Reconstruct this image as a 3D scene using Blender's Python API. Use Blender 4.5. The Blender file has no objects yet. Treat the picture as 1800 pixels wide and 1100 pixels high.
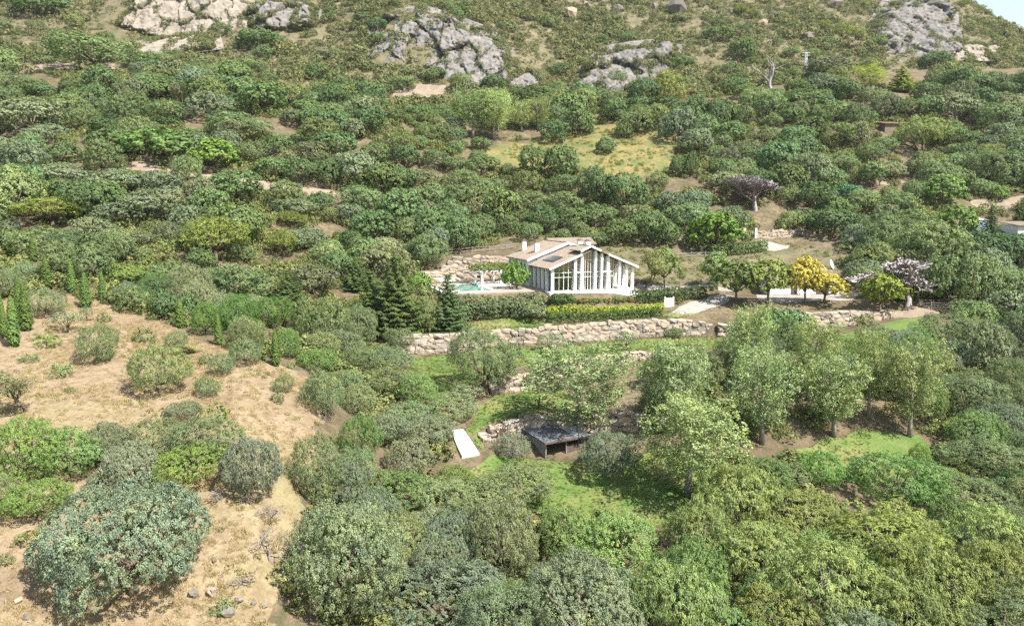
# Mediterranean hillside with a glass-fronted villa, seen from the air.
import bpy, bmesh, math, random
import numpy as np
from mathutils import Vector, Matrix

random.seed(11)
R = np.random.default_rng(11)
scene = bpy.context.scene
col = scene.collection

# ------------------------------------------------------------------ camera, sky, sun, exposure
CZ = 40.0                      # height of the viewpoint over the datum
F = 1300.0                     # focal length in photo pixels (photo 1800 x 1100)
PITCH = math.radians(-7.9)
cam_d = bpy.data.cameras.new('camera')
cam_d.sensor_width = 36.0
cam_d.lens = F / 1800.0 * 36.0
cam_d.clip_start = 1.0
cam_d.clip_end = 5000.0
cam = bpy.data.objects.new('camera', cam_d)
cam.location = (0, 0, CZ)
cam.rotation_euler = (math.radians(90) + PITCH, 0, 0)
col.objects.link(cam)
scene.camera = cam

SUN_EL, SUN_DIR = math.radians(54), Vector((0.80, -0.60, 0)).normalized()   # light comes from the right, a little in front
world = bpy.data.worlds.new('World')
scene.world = world
world.use_nodes = True
wn = world.node_tree
sky = wn.nodes.new('ShaderNodeTexSky')
sky.sky_type = 'NISHITA'
sky.sun_disc = False
sky.sun_elevation = SUN_EL
sky.sun_rotation = math.atan2(SUN_DIR.x, SUN_DIR.y)
sky.altitude = 200
sky.air_density = 1.9
sky.dust_density = 2.0
sky.ozone_density = 0.4
bg = wn.nodes['Background']
bg.inputs['Strength'].default_value = 0.088
wn.links.new(sky.outputs[0], bg.inputs['Color'])
sun_d = bpy.data.lights.new('sun', 'SUN')
sun_d.energy = 5.0
sun_d.angle = math.radians(0.55)
sun_d.color = (1.0, 0.955, 0.87)
sun = bpy.data.objects.new('sun', sun_d)
sdir = Vector((SUN_DIR.x * math.cos(SUN_EL), SUN_DIR.y * math.cos(SUN_EL), math.sin(SUN_EL)))
sun.rotation_euler = sdir.to_track_quat('Z', 'Y').to_euler()
sun.location = (60, -20, 120)
col.objects.link(sun)
vs = scene.view_settings
vs.view_transform = 'Standard'
vs.look = 'None'
vs.exposure = 1.33
vs.gamma = 1.0
vs.use_curve_mapping = False
cy = scene.cycles
cy.max_bounces = 6
cy.diffuse_bounces = 3
cy.glossy_bounces = 3
cy.transmission_bounces = 4
cy.transparent_max_bounces = 8
cy.volume_bounces = 0
cy.caustics_reflective = False
cy.caustics_refractive = False
cy.use_denoising = False
cy.use_light_tree = False
cy.sample_clamp_indirect = 3.0

# ------------------------------------------------------------------ picture <-> place
cp, sp = math.cos(PITCH), math.sin(PITCH)
def ray(px, py):
    """direction through a photo point, scaled so that its depth (world y) is 1"""
    cx, cyy = (px - 900.0) / F, (550.0 - py) / F
    dx, dy, dz = cx, cp - cyy * sp, sp + cyy * cp
    return dx / dy, dz / dy
def at(px, py, D):
    u, t = ray(px, py)
    return np.array([u * D, D, CZ + t * D])
def project(X, Y, Z):
    z = Z - CZ
    f = Y * cp + z * sp
    return 900 + F * X / f, 550 - F * (-Y * sp + z * cp) / f

# ------------------------------------------------------------------ noise
def _hash(ix, iy, iz, seed):
    h = (ix.astype(np.int64) * 374761393 + iy.astype(np.int64) * 668265263 + iz.astype(np.int64) * 2147483647 + seed * 974711) & 0xffffffff
    h = ((h ^ (h >> 13)) * 1274126177) & 0xffffffff
    return ((h ^ (h >> 16)) & 0xffff) / 65535.0
def vnoise(x, y, z=None, seed=0):
    x = np.asarray(x, float); y = np.asarray(y, float)
    z = np.zeros_like(x) if z is None else np.asarray(z, float)
    ix, iy, iz = np.floor(x), np.floor(y), np.floor(z)
    fx, fy, fz = x - ix, y - iy, z - iz
    fx, fy, fz = [f * f * (3 - 2 * f) for f in (fx, fy, fz)]
    r = 0
    for dx in (0, 1):
        for dy in (0, 1):
            for dz in (0, 1):
                r = r + _hash(ix + dx, iy + dy, iz + dz, seed) * (fx if dx else 1 - fx) * (fy if dy else 1 - fy) * (fz if dz else 1 - fz)
    return r * 2 - 1
def fbm(x, y, z=None, octs=4, seed=0):
    a, s, r = 1.0, 1.0, 0
    for k in range(octs):
        r = r + a * vnoise(np.asarray(x) * s, np.asarray(y) * s, None if z is None else np.asarray(z) * s, seed + k * 17)
        a *= 0.5; s *= 2.03
    return r

# ------------------------------------------------------------------ terrain heights
CTRL = [  # photo x, photo y of the bare ground, depth in metres
 (0,1100,40),(240,1092,42),(480,1100,44),(700,1110,49),(900,1112,50),(1150,1120,50),(1400,1130,50),(1650,1120,52),(1800,1100,54),
 (0,1350,30),(450,1350,32),(900,1380,34),(1400,1380,34),(1800,1350,36),(-300,1100,42),(2100,1100,56),(-300,1350,30),(2100,1350,36),
 (0,960,46),(100,900,50),(400,960,48.5),(500,850,56),(300,780,60),(0,820,54),(-250,850,52),(600,960,56),(750,980,59),(900,960,62),(1200,985,62),(1450,990,62),(1700,980,64),(2000,960,66),
 (0,700,64),(300,650,75),(480,640,80),(550,700,74),(560,780,66),(60,600,80),(170,540,95),(-200,600,78),(-250,480,100),(330,575,92),(420,600,88),(600,650,88),
 (650,740,78),(690,830,70),(805,775,76),(740,660,95),(860,715,84),(700,640,100),(1000,865,71),(1100,900,68),(950,805,76),(1205,890,68.5),(1300,830,75),(1520,775,82),(1440,800,79),
 (1650,800,80),(1800,780,84),(2000,760,86),(1750,650,100),(1950,620,104),(1600,640,98),(1650,720,90),(1200,720,86),(1350,700,88),(1010,770,80),
 (740,632,103),(600,590,104),(500,540,112),(620,520,124),(400,480,120),(280,500,112),(150,460,116),(0,470,112),(-200,430,120),
 (1000,606,111),(1190,592,115),(1100,608,108),(900,645,98),(1000,655,98),(1120,640,102),(1250,640,103),(1400,610,108),(1540,620,106),(1650,590,112),(1800,560,122),(2000,530,130),
 (900,572,114),(1050,560,119),(1190,550,120),(760,590,112),(760,555,120),(850,545,122),(1050,533,122),(1000,535,120.5),(1120,533,124),(1160,530,126.5),(1240,525,127),(1330,560,119),(1480,560,118),(1560,575,115),(1620,542,124),(1700,530,128),
 (700,470,142),(560,440,140),(650,440,150),(300,420,134),(100,400,136),(-200,350,145),(830,450,152),(960,432,158),(1130,462,150),(1220,442,158),(1300,462,150),(1370,430,164),(1480,450,155),(1440,490,142),
 (1600,470,146),(1750,430,158),(1950,430,160),(1640,380,174),(1750,400,170),(1780,360,180),(1950,340,184),
 (850,405,170),(1100,390,172),(1300,385,172),(1450,395,172),(650,370,164),(480,375,152),(300,340,152),(50,330,150),(-200,270,170),
 (1540,325,190),(1300,300,194),(1000,295,194),(1100,250,214),(900,262,208),(760,290,188),(600,335,172),(450,313,166),(240,288,166),(0,250,176),(1750,300,200),(2000,250,215),
 (300,205,202),(500,230,196),(120,180,208),(700,200,226),(560,170,232),(1350,200,230),(1600,200,228),(1800,190,235),(1180,190,238),
 (0,120,242),(200,122,248),(450,105,268),(700,165,252),(800,145,263),(1000,172,262),(1100,150,276),(1350,145,276),(1500,140,280),(1650,115,305),(1760,112,318),(1850,115,325),
 (230,62,298),(330,62,300),(420,50,300),(600,70,296),(960,110,298),(1250,80,316),(1450,60,338),(1000,50,336),
 (260,-20,318),(700,25,300),(860,40,318),(0,40,300),(0,-40,345),(600,-20,350),(1000,-10,378),(1350,-10,392),(1600,10,390),(1690,0,408),(1760,40,400),(1800,72,392),
 (1200,-90,450),(700,-110,430),(200,-90,400),(-200,-60,380),(1500,-70,450),(-300,60,300),(-300,180,220),
 (1900,120,380),(2000,150,370),(2200,190,340),(1800,110,470),(1900,160,460),(1690,30,500),(2100,190,500),(1600,-30,500),(1200,-120,560),(600,-120,560),(0,-110,560),(1700,140,650),(1200,0,700),(600,0,700),(0,0,700),(2000,230,650),
]
cpts = np.array([[ray(a, b)[0], math.log(d), ray(a, b)[1]] for a, b, d in CTRL])
def _tk(r2):
    return np.where(r2 > 1e-12, 0.5 * r2 * np.log(np.maximum(r2, 1e-12)), 0.0)
n_c = len(cpts)
A_ = np.zeros((n_c + 3, n_c + 3))
d2 = (cpts[:, None, 0] - cpts[None, :, 0]) ** 2 + (cpts[:, None, 1] - cpts[None, :, 1]) ** 2
A_[:n_c, :n_c] = _tk(d2) + np.eye(n_c) * 2e-4
A_[:n_c, n_c] = 1; A_[:n_c, n_c + 1:] = cpts[:, :2]
A_[n_c:, :n_c] = A_[:n_c, n_c:].T
tps_w = np.linalg.solve(A_, np.concatenate([cpts[:, 2], np.zeros(3)]))
def tps(X, Y):
    X = np.ravel(np.asarray(X, float)); Y = np.ravel(np.asarray(Y, float))
    out = np.empty(len(X))
    for s in range(0, len(X), 20000):
        x = X[s:s + 20000]; y = Y[s:s + 20000]
        u, v = x / y, np.log(y)
        K = _tk((u[:, None] - cpts[None, :, 0]) ** 2 + (v[:, None] - cpts[None, :, 1]) ** 2)
        out[s:s + 20000] = (K @ tps_w[:n_c] + tps_w[n_c] + tps_w[n_c + 1] * u + tps_w[n_c + 2] * v) * y
    return out + CZ

# retaining walls: photo x, photo y of the foot, depth, height in metres (from left to right)
WALLS = {
 'upper':  [(690,620,104,1.4),(711,622,104,2.5),(760,621,105,2.7),(802,619,106,2.7),(879,604,111,2.1),(936,606,111,2.5),(1004,602,112,2.7),(1105,592,115,2.5),(1172,590,116,2.7),(1245,590,116,2.2)],
 'middle': [(862,694,89,1.2),(885,690,90,2.0),(925,684,92,2.2),(985,662,97,1.6),(1050,642,102,1.3),(1118,634,105,1.3),(1230,624,107,1.2)],
 'hut':    [(842,775,77.5,0.8),(870,775,78.5,1.8),(905,768,80,2.0),(940,764,81,2.2),(1010,762,82,2.2),(1100,756,83.5,2.0),(1180,752,85,1.3)],
 'garage': [(1262,592,115,1.8),(1330,588,115,2.2),(1400,581,116,2.6),(1480,573,117,2.4),(1530,568,118,2.0),(1570,556,121,0.9)],
 'east':   [(1545,622,105,0.7),(1580,616,106,1.2),(1640,606,108,1.0)],
 'pool':   [(728,498,138,1.2),(745,496,139,2.0),(790,494,141,2.4),(835,492,142,2.4),(880,490,143,2.2)],
 'bank':   [(775,480,146,1.5),(800,478,147,2.6),(850,475,147.5,2.9),(895,472,148,2.6)],
 'drive':  [(1325,418,166,1.2),(1350,420,168,1.8),(1390,418,170,1.8),(1440,412,172,1.2)],
}
wall_pts = {}
for k, pts in WALLS.items():
    wall_pts[k] = [(*at(a, b, d), h) for a, b, d, h in pts]
def sstep(a, b, x):
    t = np.clip((x - a) / (b - a), 0, 1)
    return t * t * (3 - 2 * t)

PHI = math.radians(18.8)                      # the villa's front turns this much away
HX, HY = at(968, 513, 124)[:2]
HZ = at(968, 513, 124)[2]
ex = np.array([math.cos(PHI), math.sin(PHI)]); ey = np.array([-math.sin(PHI), math.cos(PHI)])
def hpos(x, y):                                # villa frame -> world xy
    p = np.array([HX, HY]) + x * ex + y * ey
    return p[0], p[1]
PADS = [  # centre x, y, half sizes, angle, level, blend
 (*hpos(-3.5, 12.7), 20.8, 11.0, PHI, HZ - 0.05, 1.5),
 (*at(1415, 522, 130)[:2], 12.5, 5.0, 0.10, at(1415, 522, 130)[2], 3.0),
 (*at(980, 800, 77)[:2], 4.2, 2.8, 0.1, at(980, 802, 77)[2], 2.5),
]
def height(X, Y):
    shp = np.shape(X)
    X = np.ravel(np.asarray(X, float)); Y = np.ravel(np.asarray(Y, float))
    Z = tps(X, Y)
    far = sstep(60, 220, Y)
    Z = Z + far * (1.1 * fbm(X / 22, Y / 22, seed=3) + 0.35 * fbm(X / 6, Y / 6, octs=2, seed=5)) + (1 - far) * 0.16 * fbm(X / 5, Y / 5, octs=3, seed=9)
    for cx, cyy, hx, hy, ang, lev, bl in PADS:
        c, s = math.cos(ang), math.sin(ang)
        dx, dy = X - cx, Y - cyy
        lx, ly = dx * c + dy * s, -dx * s + dy * c
        dist = np.hypot(np.maximum(np.abs(lx) - hx, 0), np.maximum(np.abs(ly) - hy, 0))
        w = 1 - sstep(0.0, bl, dist)
        Z = Z * (1 - w) + lev * w
    for k, pts in wall_pts.items():
        P = np.array(pts)
        best = np.full(len(X), 1e9); sg = np.zeros(len(X)); zb = np.zeros(len(X)); hh = np.zeros(len(X)); al = np.zeros(len(X))
        seg = np.hypot(np.diff(P[:, 0]), np.diff(P[:, 1])); cum = np.concatenate([[0], np.cumsum(seg)])
        m = (X > P[:, 0].min() - 10) & (X < P[:, 0].max() + 10) & (Y > P[:, 1].min() - 10) & (Y < P[:, 1].max() + 10)
        if not m.any():
            continue
        for i in range(len(P) - 1):
            ax, ay = P[i, 0], P[i, 1]; bx, by = P[i + 1, 0] - ax, P[i + 1, 1] - ay
            L2 = bx * bx + by * by
            t0 = ((X - ax) * bx + (Y - ay) * by) / L2
            t = np.clip(t0, 0, 1)
            qx, qy = ax + t * bx, ay + t * by
            d = np.hypot(X - qx, Y - qy)
            cross = bx * (Y - ay) - by * (X - ax)
            u = m & (d < best)
            best[u] = d[u]; sg[u] = np.sign(cross[u]); zb[u] = (P[i, 2] + t * (P[i + 1, 2] - P[i, 2]))[u]
            hh[u] = (P[i, 3] + t * (P[i + 1, 3] - P[i, 3]))[u]
            over = np.where(t0 < 0, -t0, np.where(t0 > 1, t0 - 1, 0)) * math.sqrt(L2)
            al[u] = over[u]
        s = best * sg
        w = m * (1 - sstep(1.3, 5.0, np.abs(s))) * (1 - sstep(0.0, 3.0, al))
        tgt = zb + hh * sstep(0.30, 0.62, s) + np.clip(np.abs(s) - 0.6, 0, 5) * np.sign(s) * 0.03
        Z = Z * (1 - w) + tgt * w
    return Z.reshape(shp)

def grow_axis(a, b, d0, lim, g):
    out = [a]; d = d0
    while out[-1] < b:
        out.append(out[-1] + d)
        if out[-1] > lim:
            d *= g
    return np.array(out)
ys = np.concatenate([np.arange(14, 36, 0.9), grow_axis(36, 760, 0.5, 150, 1.012)])
xh = grow_axis(0, 620, 0.55, 62, 1.022)
xs = np.concatenate([-xh[:0:-1], xh])
GX, GY = np.meshgrid(xs, ys)
GZ = height(GX, GY)
def hz(X, Y):
    """terrain height read back from the ground mesh"""
    X = np.asarray(X, float); Y = np.asarray(Y, float)
    i = np.clip(np.searchsorted(xs, X) - 1, 0, len(xs) - 2); j = np.clip(np.searchsorted(ys, Y) - 1, 0, len(ys) - 2)
    fx = np.clip((X - xs[i]) / (xs[i + 1] - xs[i]), 0, 1); fy = np.clip((Y - ys[j]) / (ys[j + 1] - ys[j]), 0, 1)
    return (GZ[j, i] * (1 - fx) + GZ[j, i + 1] * fx) * (1 - fy) + (GZ[j + 1, i] * (1 - fx) + GZ[j + 1, i + 1] * fx) * fy
MARCH = np.exp(np.linspace(math.log(32), math.log(600), 2600))
def ground(px, py):
    """where the line of sight through a photo point meets the ground"""
    u, t = ray(px, py)
    z = CZ + t * MARCH
    h = hz(u * MARCH, MARCH)
    hit = np.nonzero(z <= h)[0]
    k = hit[0] if len(hit) else len(MARCH) - 1
    D = MARCH[k]
    if k > 0:
        a = z[k - 1] - h[k - 1]; b = h[k] - z[k]
        D = MARCH[k - 1] + (MARCH[k] - MARCH[k - 1]) * (a / (a + b + 1e-9))
    return np.array([u * D, D, float(hz(u * D, D))])

# ------------------------------------------------------------------ materials
class NT:
    """small helper for node materials"""
    def __init__(s, name):
        s.m = bpy.data.materials.new(name); s.m.use_nodes = True
        s.t = s.m.node_tree; s.t.nodes.clear()
        s.out = s.n('ShaderNodeOutputMaterial')
    def n(s, typ, **kw):
        nd = s.t.nodes.new(typ)
        for k, v in kw.items():
            if k.startswith('i_'):
                nd.inputs[k[2:].replace('_', ' ')].default_value = v
            else:
                setattr(nd, k, v)
        return nd
    def l(s, a, b):
        s.t.links.new(a, b)
    def noise(s, vec, scale, detail=4, rough=0.55):
        nd = s.n('ShaderNodeTexNoise'); nd.inputs['Scale'].default_value = scale
        nd.inputs['Detail'].default_value = detail; nd.inputs['Roughness'].default_value = rough
        if vec is not None: s.l(vec, nd.inputs['Vector'])
        return nd
    def ramp(s, fac, stops):
        nd = s.n('ShaderNodeValToRGB'); cr = nd.color_ramp
        while len(cr.elements) < len(stops): cr.elements.new(0.5)
        for e, (p, c) in zip(cr.elements, stops):
            e.position = p; e.color = (*c, 1) if len(c) == 3 else c
        s.l(fac, nd.inputs[0]); return nd
    def mix(s, fac, a, b, blend='MIX'):
        nd = s.n('ShaderNodeMix', data_type='RGBA', blend_type=blend)
        for sock, v in ((nd.inputs[0], fac), (nd.inputs[6], a), (nd.inputs[7], b)):
            if isinstance(v, (int, float)): sock.default_value = v
            elif isinstance(v, tuple): sock.default_value = (*v, 1) if len(v) == 3 else v
            else: s.l(v, sock)
        return nd.outputs[2]
    def math(s, op, a, b=0.0, clamp=False):
        nd = s.n('ShaderNodeMath', operation=op, use_clamp=clamp)
        for sock, v in ((nd.inputs[0], a), (nd.inputs[1], b)):
            if isinstance(v, (int, float)): sock.default_value = v
            else: s.l(v, sock)
        return nd.outputs[0]
    def bsdf(s, color, rough=0.8, spec=0.3, bump=None, dist=0.05, strength=0.6, metallic=0.0):
        b = s.n('ShaderNodeBsdfPrincipled')
        b.inputs['Roughness'].default_value = rough
        b.inputs['Specular IOR Level'].default_value = spec
        b.inputs['Metallic'].default_value = metallic
        if isinstance(color, tuple): b.inputs['Base Color'].default_value = (*color, 1)
        else: s.l(color, b.inputs['Base Color'])
        if bump is not None:
            bn = s.n('ShaderNodeBump'); bn.inputs['Distance'].default_value = dist; bn.inputs['Strength'].default_value = strength
            s.l(bump, bn.inputs['Height']); s.l(bn.outputs[0], b.inputs['Normal'])
        s.l(b.outputs[0], s.out.inputs[0])
        return b
    def pos(s):
        return s.n('ShaderNodeNewGeometry').outputs['Position']
    def obj(s):
        return s.n('ShaderNodeTexCoord').outputs['Object']

def mat_plain(name, color, rough=0.8, var=0.25, scale=3.0, spec=0.3, bump=0.01, metallic=0.0, coords='obj'):
    t = NT(name); v = t.obj() if coords == 'obj' else t.pos()
    n1 = t.noise(v, scale, 5); n2 = t.noise(v, scale * 6, 3)
    f = t.math('ADD', t.math('MULTIPLY', n1.outputs[0], 0.7), t.math('MULTIPLY', n2.outputs[0], 0.3))
    lo = tuple(c * (1 - var) for c in color); hi = tuple(min(1, c * (1 + var)) for c in color)
    r = t.ramp(f, [(0.3, lo), (0.7, hi)])
    t.bsdf(r.outputs[0], rough, spec, n2.outputs[0], bump, 0.5, metallic)
    return t.m

def mat_leaf(name, trans=0.27, rough=0.62, spec=0.18, instancer=False, vary=0.26, warm=0.32):
    t = NT(name)
    if instancer:
        a = t.n('ShaderNodeAttribute', attribute_type='INSTANCER', attribute_name='tint'); base = a.outputs['Color']
        oi = t.n('ShaderNodeObjectInfo')
    else:
        oi = t.n('ShaderNodeObjectInfo'); base = oi.outputs['Color']
    g = t.n('ShaderNodeNewGeometry')
    nz = t.noise(t.obj(), 0.9, 3)
    v1 = t.math('MULTIPLY_ADD', g.outputs['Random Per Island'], vary * 2); t.t.nodes[-1].inputs[2].default_value = 1 - vary
    v2 = t.math('MULTIPLY_ADD', nz.outputs[0], 1.3); t.t.nodes[-1].inputs[2].default_value = 0.35
    v = t.math('MULTIPLY', v1, v2)
    c1 = t.mix(1.0, base, v, 'MULTIPLY')
    # some leaves yellower, some greyer
    wn_ = t.n('ShaderNodeTexWhiteNoise', noise_dimensions='1D'); t.l(g.outputs['Random Per Island'], wn_.inputs['W'])
    nh = t.noise(t.obj(), 0.45, 2)
    hue = t.mix(t.math('ADD', t.math('MULTIPLY', wn_.outputs[0], warm), t.math('MULTIPLY', t.math('SUBTRACT', nh.outputs[0], 0.42), 1.6), True), c1, t.mix(1.0, c1, (1.22, 1.10, 0.68), 'MULTIPLY'))
    b = t.bsdf(hue, rough, spec)
    tr = t.n('ShaderNodeBsdfTranslucent')
    t.l(t.mix(1.0, hue, (1.10, 1.25, 0.55), 'MULTIPLY'), tr.inputs['Color'])
    ms = t.n('ShaderNodeMixShader'); ms.inputs[0].default_value = trans
    t.l(b.outputs[0], ms.inputs[1]); t.l(tr.outputs[0], ms.inputs[2]); t.l(ms.outputs[0], t.out.inputs[0])
    return t.m

M = {}
M['leaf'] = mat_leaf('foliage')
M['scrub'] = mat_leaf('scrub_foliage', instancer=True)
M['grassblade'] = mat_leaf('grass_blades', trans=0.35, instancer=True, warm=0.3)
M['bark'] = mat_plain('bark', (0.13, 0.10, 0.075), 0.9, 0.4, 4, 0.15, 0.03)
M['pale_bark'] = mat_plain('pale_bark', (0.228, 0.205, 0.175), 0.9, 0.35, 4, 0.15, 0.02)
M['grey_twig'] = mat_plain('grey_twigs', (0.29, 0.258, 0.262), 0.9, 0.25, 2, 0.1, 0.01)
M['deadwood'] = mat_plain('dead_wood', (0.20, 0.175, 0.16), 0.95, 0.3, 2, 0.1, 0.01)
M['white'] = mat_plain('white_render', (0.80, 0.79, 0.76), 0.8, 0.05, 1.2, 0.25, 0.004)
M['wall_grey'] = mat_plain('lime_wash', (0.62, 0.62, 0.60), 0.85, 0.08, 1.0, 0.2, 0.004)
M['paving'] = mat_plain('paving', (0.277, 0.234, 0.202), 0.85, 0.18, 0.8, 0.25, 0.01)
M['concrete'] = mat_plain('pale_concrete', (0.44, 0.43, 0.41), 0.9, 0.16, 0.9, 0.2, 0.01)
M['gravel'] = mat_plain('gravel', (0.25, 0.225, 0.20), 0.95, 0.30, 1.1, 0.1, 0.03, coords='pos')
M['track'] = mat_plain('dirt', (0.207, 0.165, 0.127), 0.95, 0.28, 0.7, 0.1, 0.04, coords='pos')
M['wood'] = mat_plain('weathered_wood', (0.198, 0.167, 0.144), 0.9, 0.35, 3, 0.15, 0.02)
M['dark_wood'] = mat_plain('dark_wood', (0.10, 0.08, 0.07), 0.9, 0.35, 3, 0.15, 0.02)
M['palewood'] = mat_plain('grey_boards', (0.251, 0.228, 0.220), 0.9, 0.35, 2.5, 0.15, 0.02)
M['felt'] = mat_plain('roofing_felt', (0.10, 0.105, 0.12), 0.7, 0.5, 1.4, 0.4, 0.02)
M['metal'] = mat_plain('galvanised_metal', (0.52, 0.53, 0.55), 0.45, 0.15, 2, 0.5, 0.003, 0.6)
M['tankblue'] = mat_plain('blue_grey_paint', (0.30, 0.38, 0.46), 0.5, 0.15, 1.5, 0.4, 0.005)
M['dark'] = mat_plain('dark_interior', (0.06, 0.06, 0.06), 0.9, 0.3, 1, 0.1, 0.0)
M['interior'] = mat_plain('interior_plaster', (0.26, 0.28, 0.31), 0.9, 0.15, 0.6, 0.1, 0.0)
M['floorin'] = mat_plain('interior_floor', (0.30, 0.22, 0.15), 0.7, 0.2, 0.6, 0.3, 0.0)
M['fabric'] = mat_plain('canvas', (0.62, 0.58, 0.52), 0.9, 0.1, 2, 0.1, 0.003)
M['redclay'] = mat_plain('old_clay_tile', (0.20, 0.115, 0.085), 0.9, 0.3, 2, 0.15, 0.01)

def mat_tiles():
    t = NT('pale_roof_tiles'); v = t.obj()
    n1 = t.noise(v, 0.7, 4); n2 = t.noise(v, 5.0, 3)
    vo = t.n('ShaderNodeTexVoronoi'); vo.inputs['Scale'].default_value = 3.2; t.l(v, vo.inputs['Vector'])
    base = t.ramp(n1.outputs[0], [(0.3, (0.213, 0.162, 0.129)), (0.55, (0.267, 0.213, 0.168)), (0.75, (0.251, 0.216, 0.191))])
    c = t.mix(0.45, base.outputs[0], t.mix(1.0, base.outputs[0], vo.outputs['Color'], 'MULTIPLY'), 'MIX')
    c = t.mix(0.35, c, t.ramp(n2.outputs[0], [(0.35, (0.139, 0.108, 0.082)), (0.65, (0.351, 0.298, 0.246))]).outputs[0])
    t.bsdf(c, 0.9, 0.15, n2.outputs[0], 0.03, 0.6)
    return t.m
M['tiles'] = mat_tiles()

def mat_rock(name, a, b, c, stain=True, scale=0.35):
    t = NT(name); v = t.pos()
    mp = t.n('ShaderNodeMapping'); mp.inputs['Scale'].default_value = (1, 1, 0.22); t.l(v, mp.inputs[0])
    n1 = t.noise(v, scale, 8, 0.62); n2 = t.noise(mp.outputs[0], scale * 2.2, 6, 0.65); n3 = t.noise(v, scale * 9, 4)
    base = t.ramp(n1.outputs[0], [(0.32, a), (0.5, b), (0.68, c)])
    oi = t.n('ShaderNodeObjectInfo')
    cc = base.outputs[0]
    if stain:
        cc = t.mix(t.ramp(n2.outputs[0], [(0.52, (0, 0, 0)), (0.66, (0.75, 0.75, 0.75))]).outputs[0], cc, (0.22, 0.165, 0.11))
        cc = t.mix(t.ramp(n2.outputs[0], [(0.30, (0.8, 0.8, 0.8)), (0.42, (0, 0, 0))]).outputs[0], cc, (0.09, 0.085, 0.08))
    else:
        cc = t.mix(1.0, cc, t.mix(oi.outputs['Random'], (0.72, 0.70, 0.68), (1.12, 1.08, 1.02)), 'MULTIPLY')
        cc = t.mix(t.math('MULTIPLY', t.ramp(oi.outputs['Random'], [(0.45, (0, 0, 0)), (0.95, (0.55, 0.55, 0.55))]).outputs[0], 1.0), cc, (0.36, 0.26, 0.175))
    h = t.math('ADD', n1.outputs[0], t.math('MULTIPLY', n3.outputs[0], 0.3))
    t.bsdf(cc, 0.95, 0.15, h, 0.6 if stain else 0.06, 0.9)
    return t.m
M['cliff'] = mat_rock('cliff_rock', (0.080, 0.077, 0.077), (0.140, 0.135, 0.133), (0.215, 0.206, 0.198))
M['quarry'] = mat_rock('quarry_rock', (0.150, 0.132, 0.112), (0.215, 0.190, 0.160), (0.270, 0.240, 0.200))
M['stone'] = mat_rock('wall_stone', (0.234, 0.207, 0.180), (0.324, 0.285, 0.248), (0.390, 0.358, 0.321), False, 1.6)
M['boulder'] = mat_rock('field_stone', (0.120, 0.110, 0.100), (0.170, 0.157, 0.142), (0.215, 0.200, 0.182), False, 1.6)

def mat_ground():
    t = NT('hillside_soil'); v = t.pos()
    at_ = t.n('ShaderNodeAttribute', attribute_name='zone')
    sep = t.n('ShaderNodeSeparateColor'); t.l(at_.outputs['Color'], sep.inputs[0])
    n0 = t.noise(v, 0.045, 5); n1 = t.noise(v, 0.22, 6, 0.6); n2 = t.noise(v, 1.3, 6, 0.65); n3 = t.noise(v, 6.0, 4, 0.6)
    soil = t.ramp(n1.outputs[0], [(0.30, (0.080, 0.059, 0.038)), (0.52, (0.141, 0.106, 0.071)), (0.72, (0.188, 0.146, 0.099))])
    fl = t.mix(t.ramp(n2.outputs[0], [(0.45, (0, 0, 0)), (0.62, (0.8, 0.8, 0.8))]).outputs[0], soil.outputs[0], (0.054, 0.064, 0.026))
    dry = t.ramp(n1.outputs[0], [(0.25, (0.160, 0.120, 0.080)), (0.42, (0.236, 0.182, 0.118)), (0.60, (0.283, 0.223, 0.146)), (0.76, (0.221, 0.158, 0.106))])
    dryf = t.mix(t.ramp(n2.outputs[0], [(0.40, (0.7, 0.7, 0.7)), (0.56, (0, 0, 0))]).outputs[0], dry.outputs[0], (0.165, 0.120, 0.075))
    dryf = t.mix(1.0, dryf, (0.88, 0.87, 0.87), 'MULTIPLY'); dryf = t.mix(t.ramp(n0.outputs[0], [(0.50, (0, 0, 0)), (0.68, (0.55, 0.55, 0.55))]).outputs[0], dryf, (0.188, 0.174, 0.080))
    mead = t.ramp(t.math('ADD', t.math('MULTIPLY', n2.outputs[0], 0.5), t.math('MULTIPLY', n1.outputs[0], 0.5)), [(0.36, (0.075, 0.100, 0.036)), (0.48, (0.118, 0.126, 0.050)), (0.54, (0.165, 0.140, 0.060)), (0.62, (0.230, 0.160, 0.060))])
    hill = t.ramp(n1.outputs[0], [(0.30, (0.082, 0.080, 0.042)), (0.50, (0.130, 0.112, 0.070)), (0.70, (0.190, 0.152, 0.105))])
    hillf = t.mix(t.ramp(n2.outputs[0], [(0.50, (0, 0, 0)), (0.70, (0.9, 0.9, 0.9))]).outputs[0], hill.outputs[0], (0.066, 0.073, 0.030))
    def edge(s):
        k = t.math('ADD', s, t.math('MULTIPLY', t.math('SUBTRACT', n2.outputs[0], 0.5), 0.9))
        return t.ramp(k, [(0.38, (0, 0, 0)), (0.62, (1, 1, 1))]).outputs[0]
    c = t.mix(edge(sep.outputs[2]), fl, hillf)
    c = t.mix(edge(sep.outputs[1]), c, mead.outputs[0])
    c = t.mix(edge(sep.outputs[0]), c, dryf)
    # steep faces show bare earth
    c = t.mix(1.0, c, t.ramp(n3.outputs[0], [(0.3, (0.80, 0.80, 0.80)), (0.7, (1.14, 1.14, 1.14))]).outputs[0], 'MULTIPLY')
    h = t.math('ADD', n2.outputs[0], t.math('MULTIPLY', n3.outputs[0], 0.4))
    t.bsdf(c, 0.97, 0.08, h, 0.14, 0.75)
    return t.m
M['ground'] = mat_ground()

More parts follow.
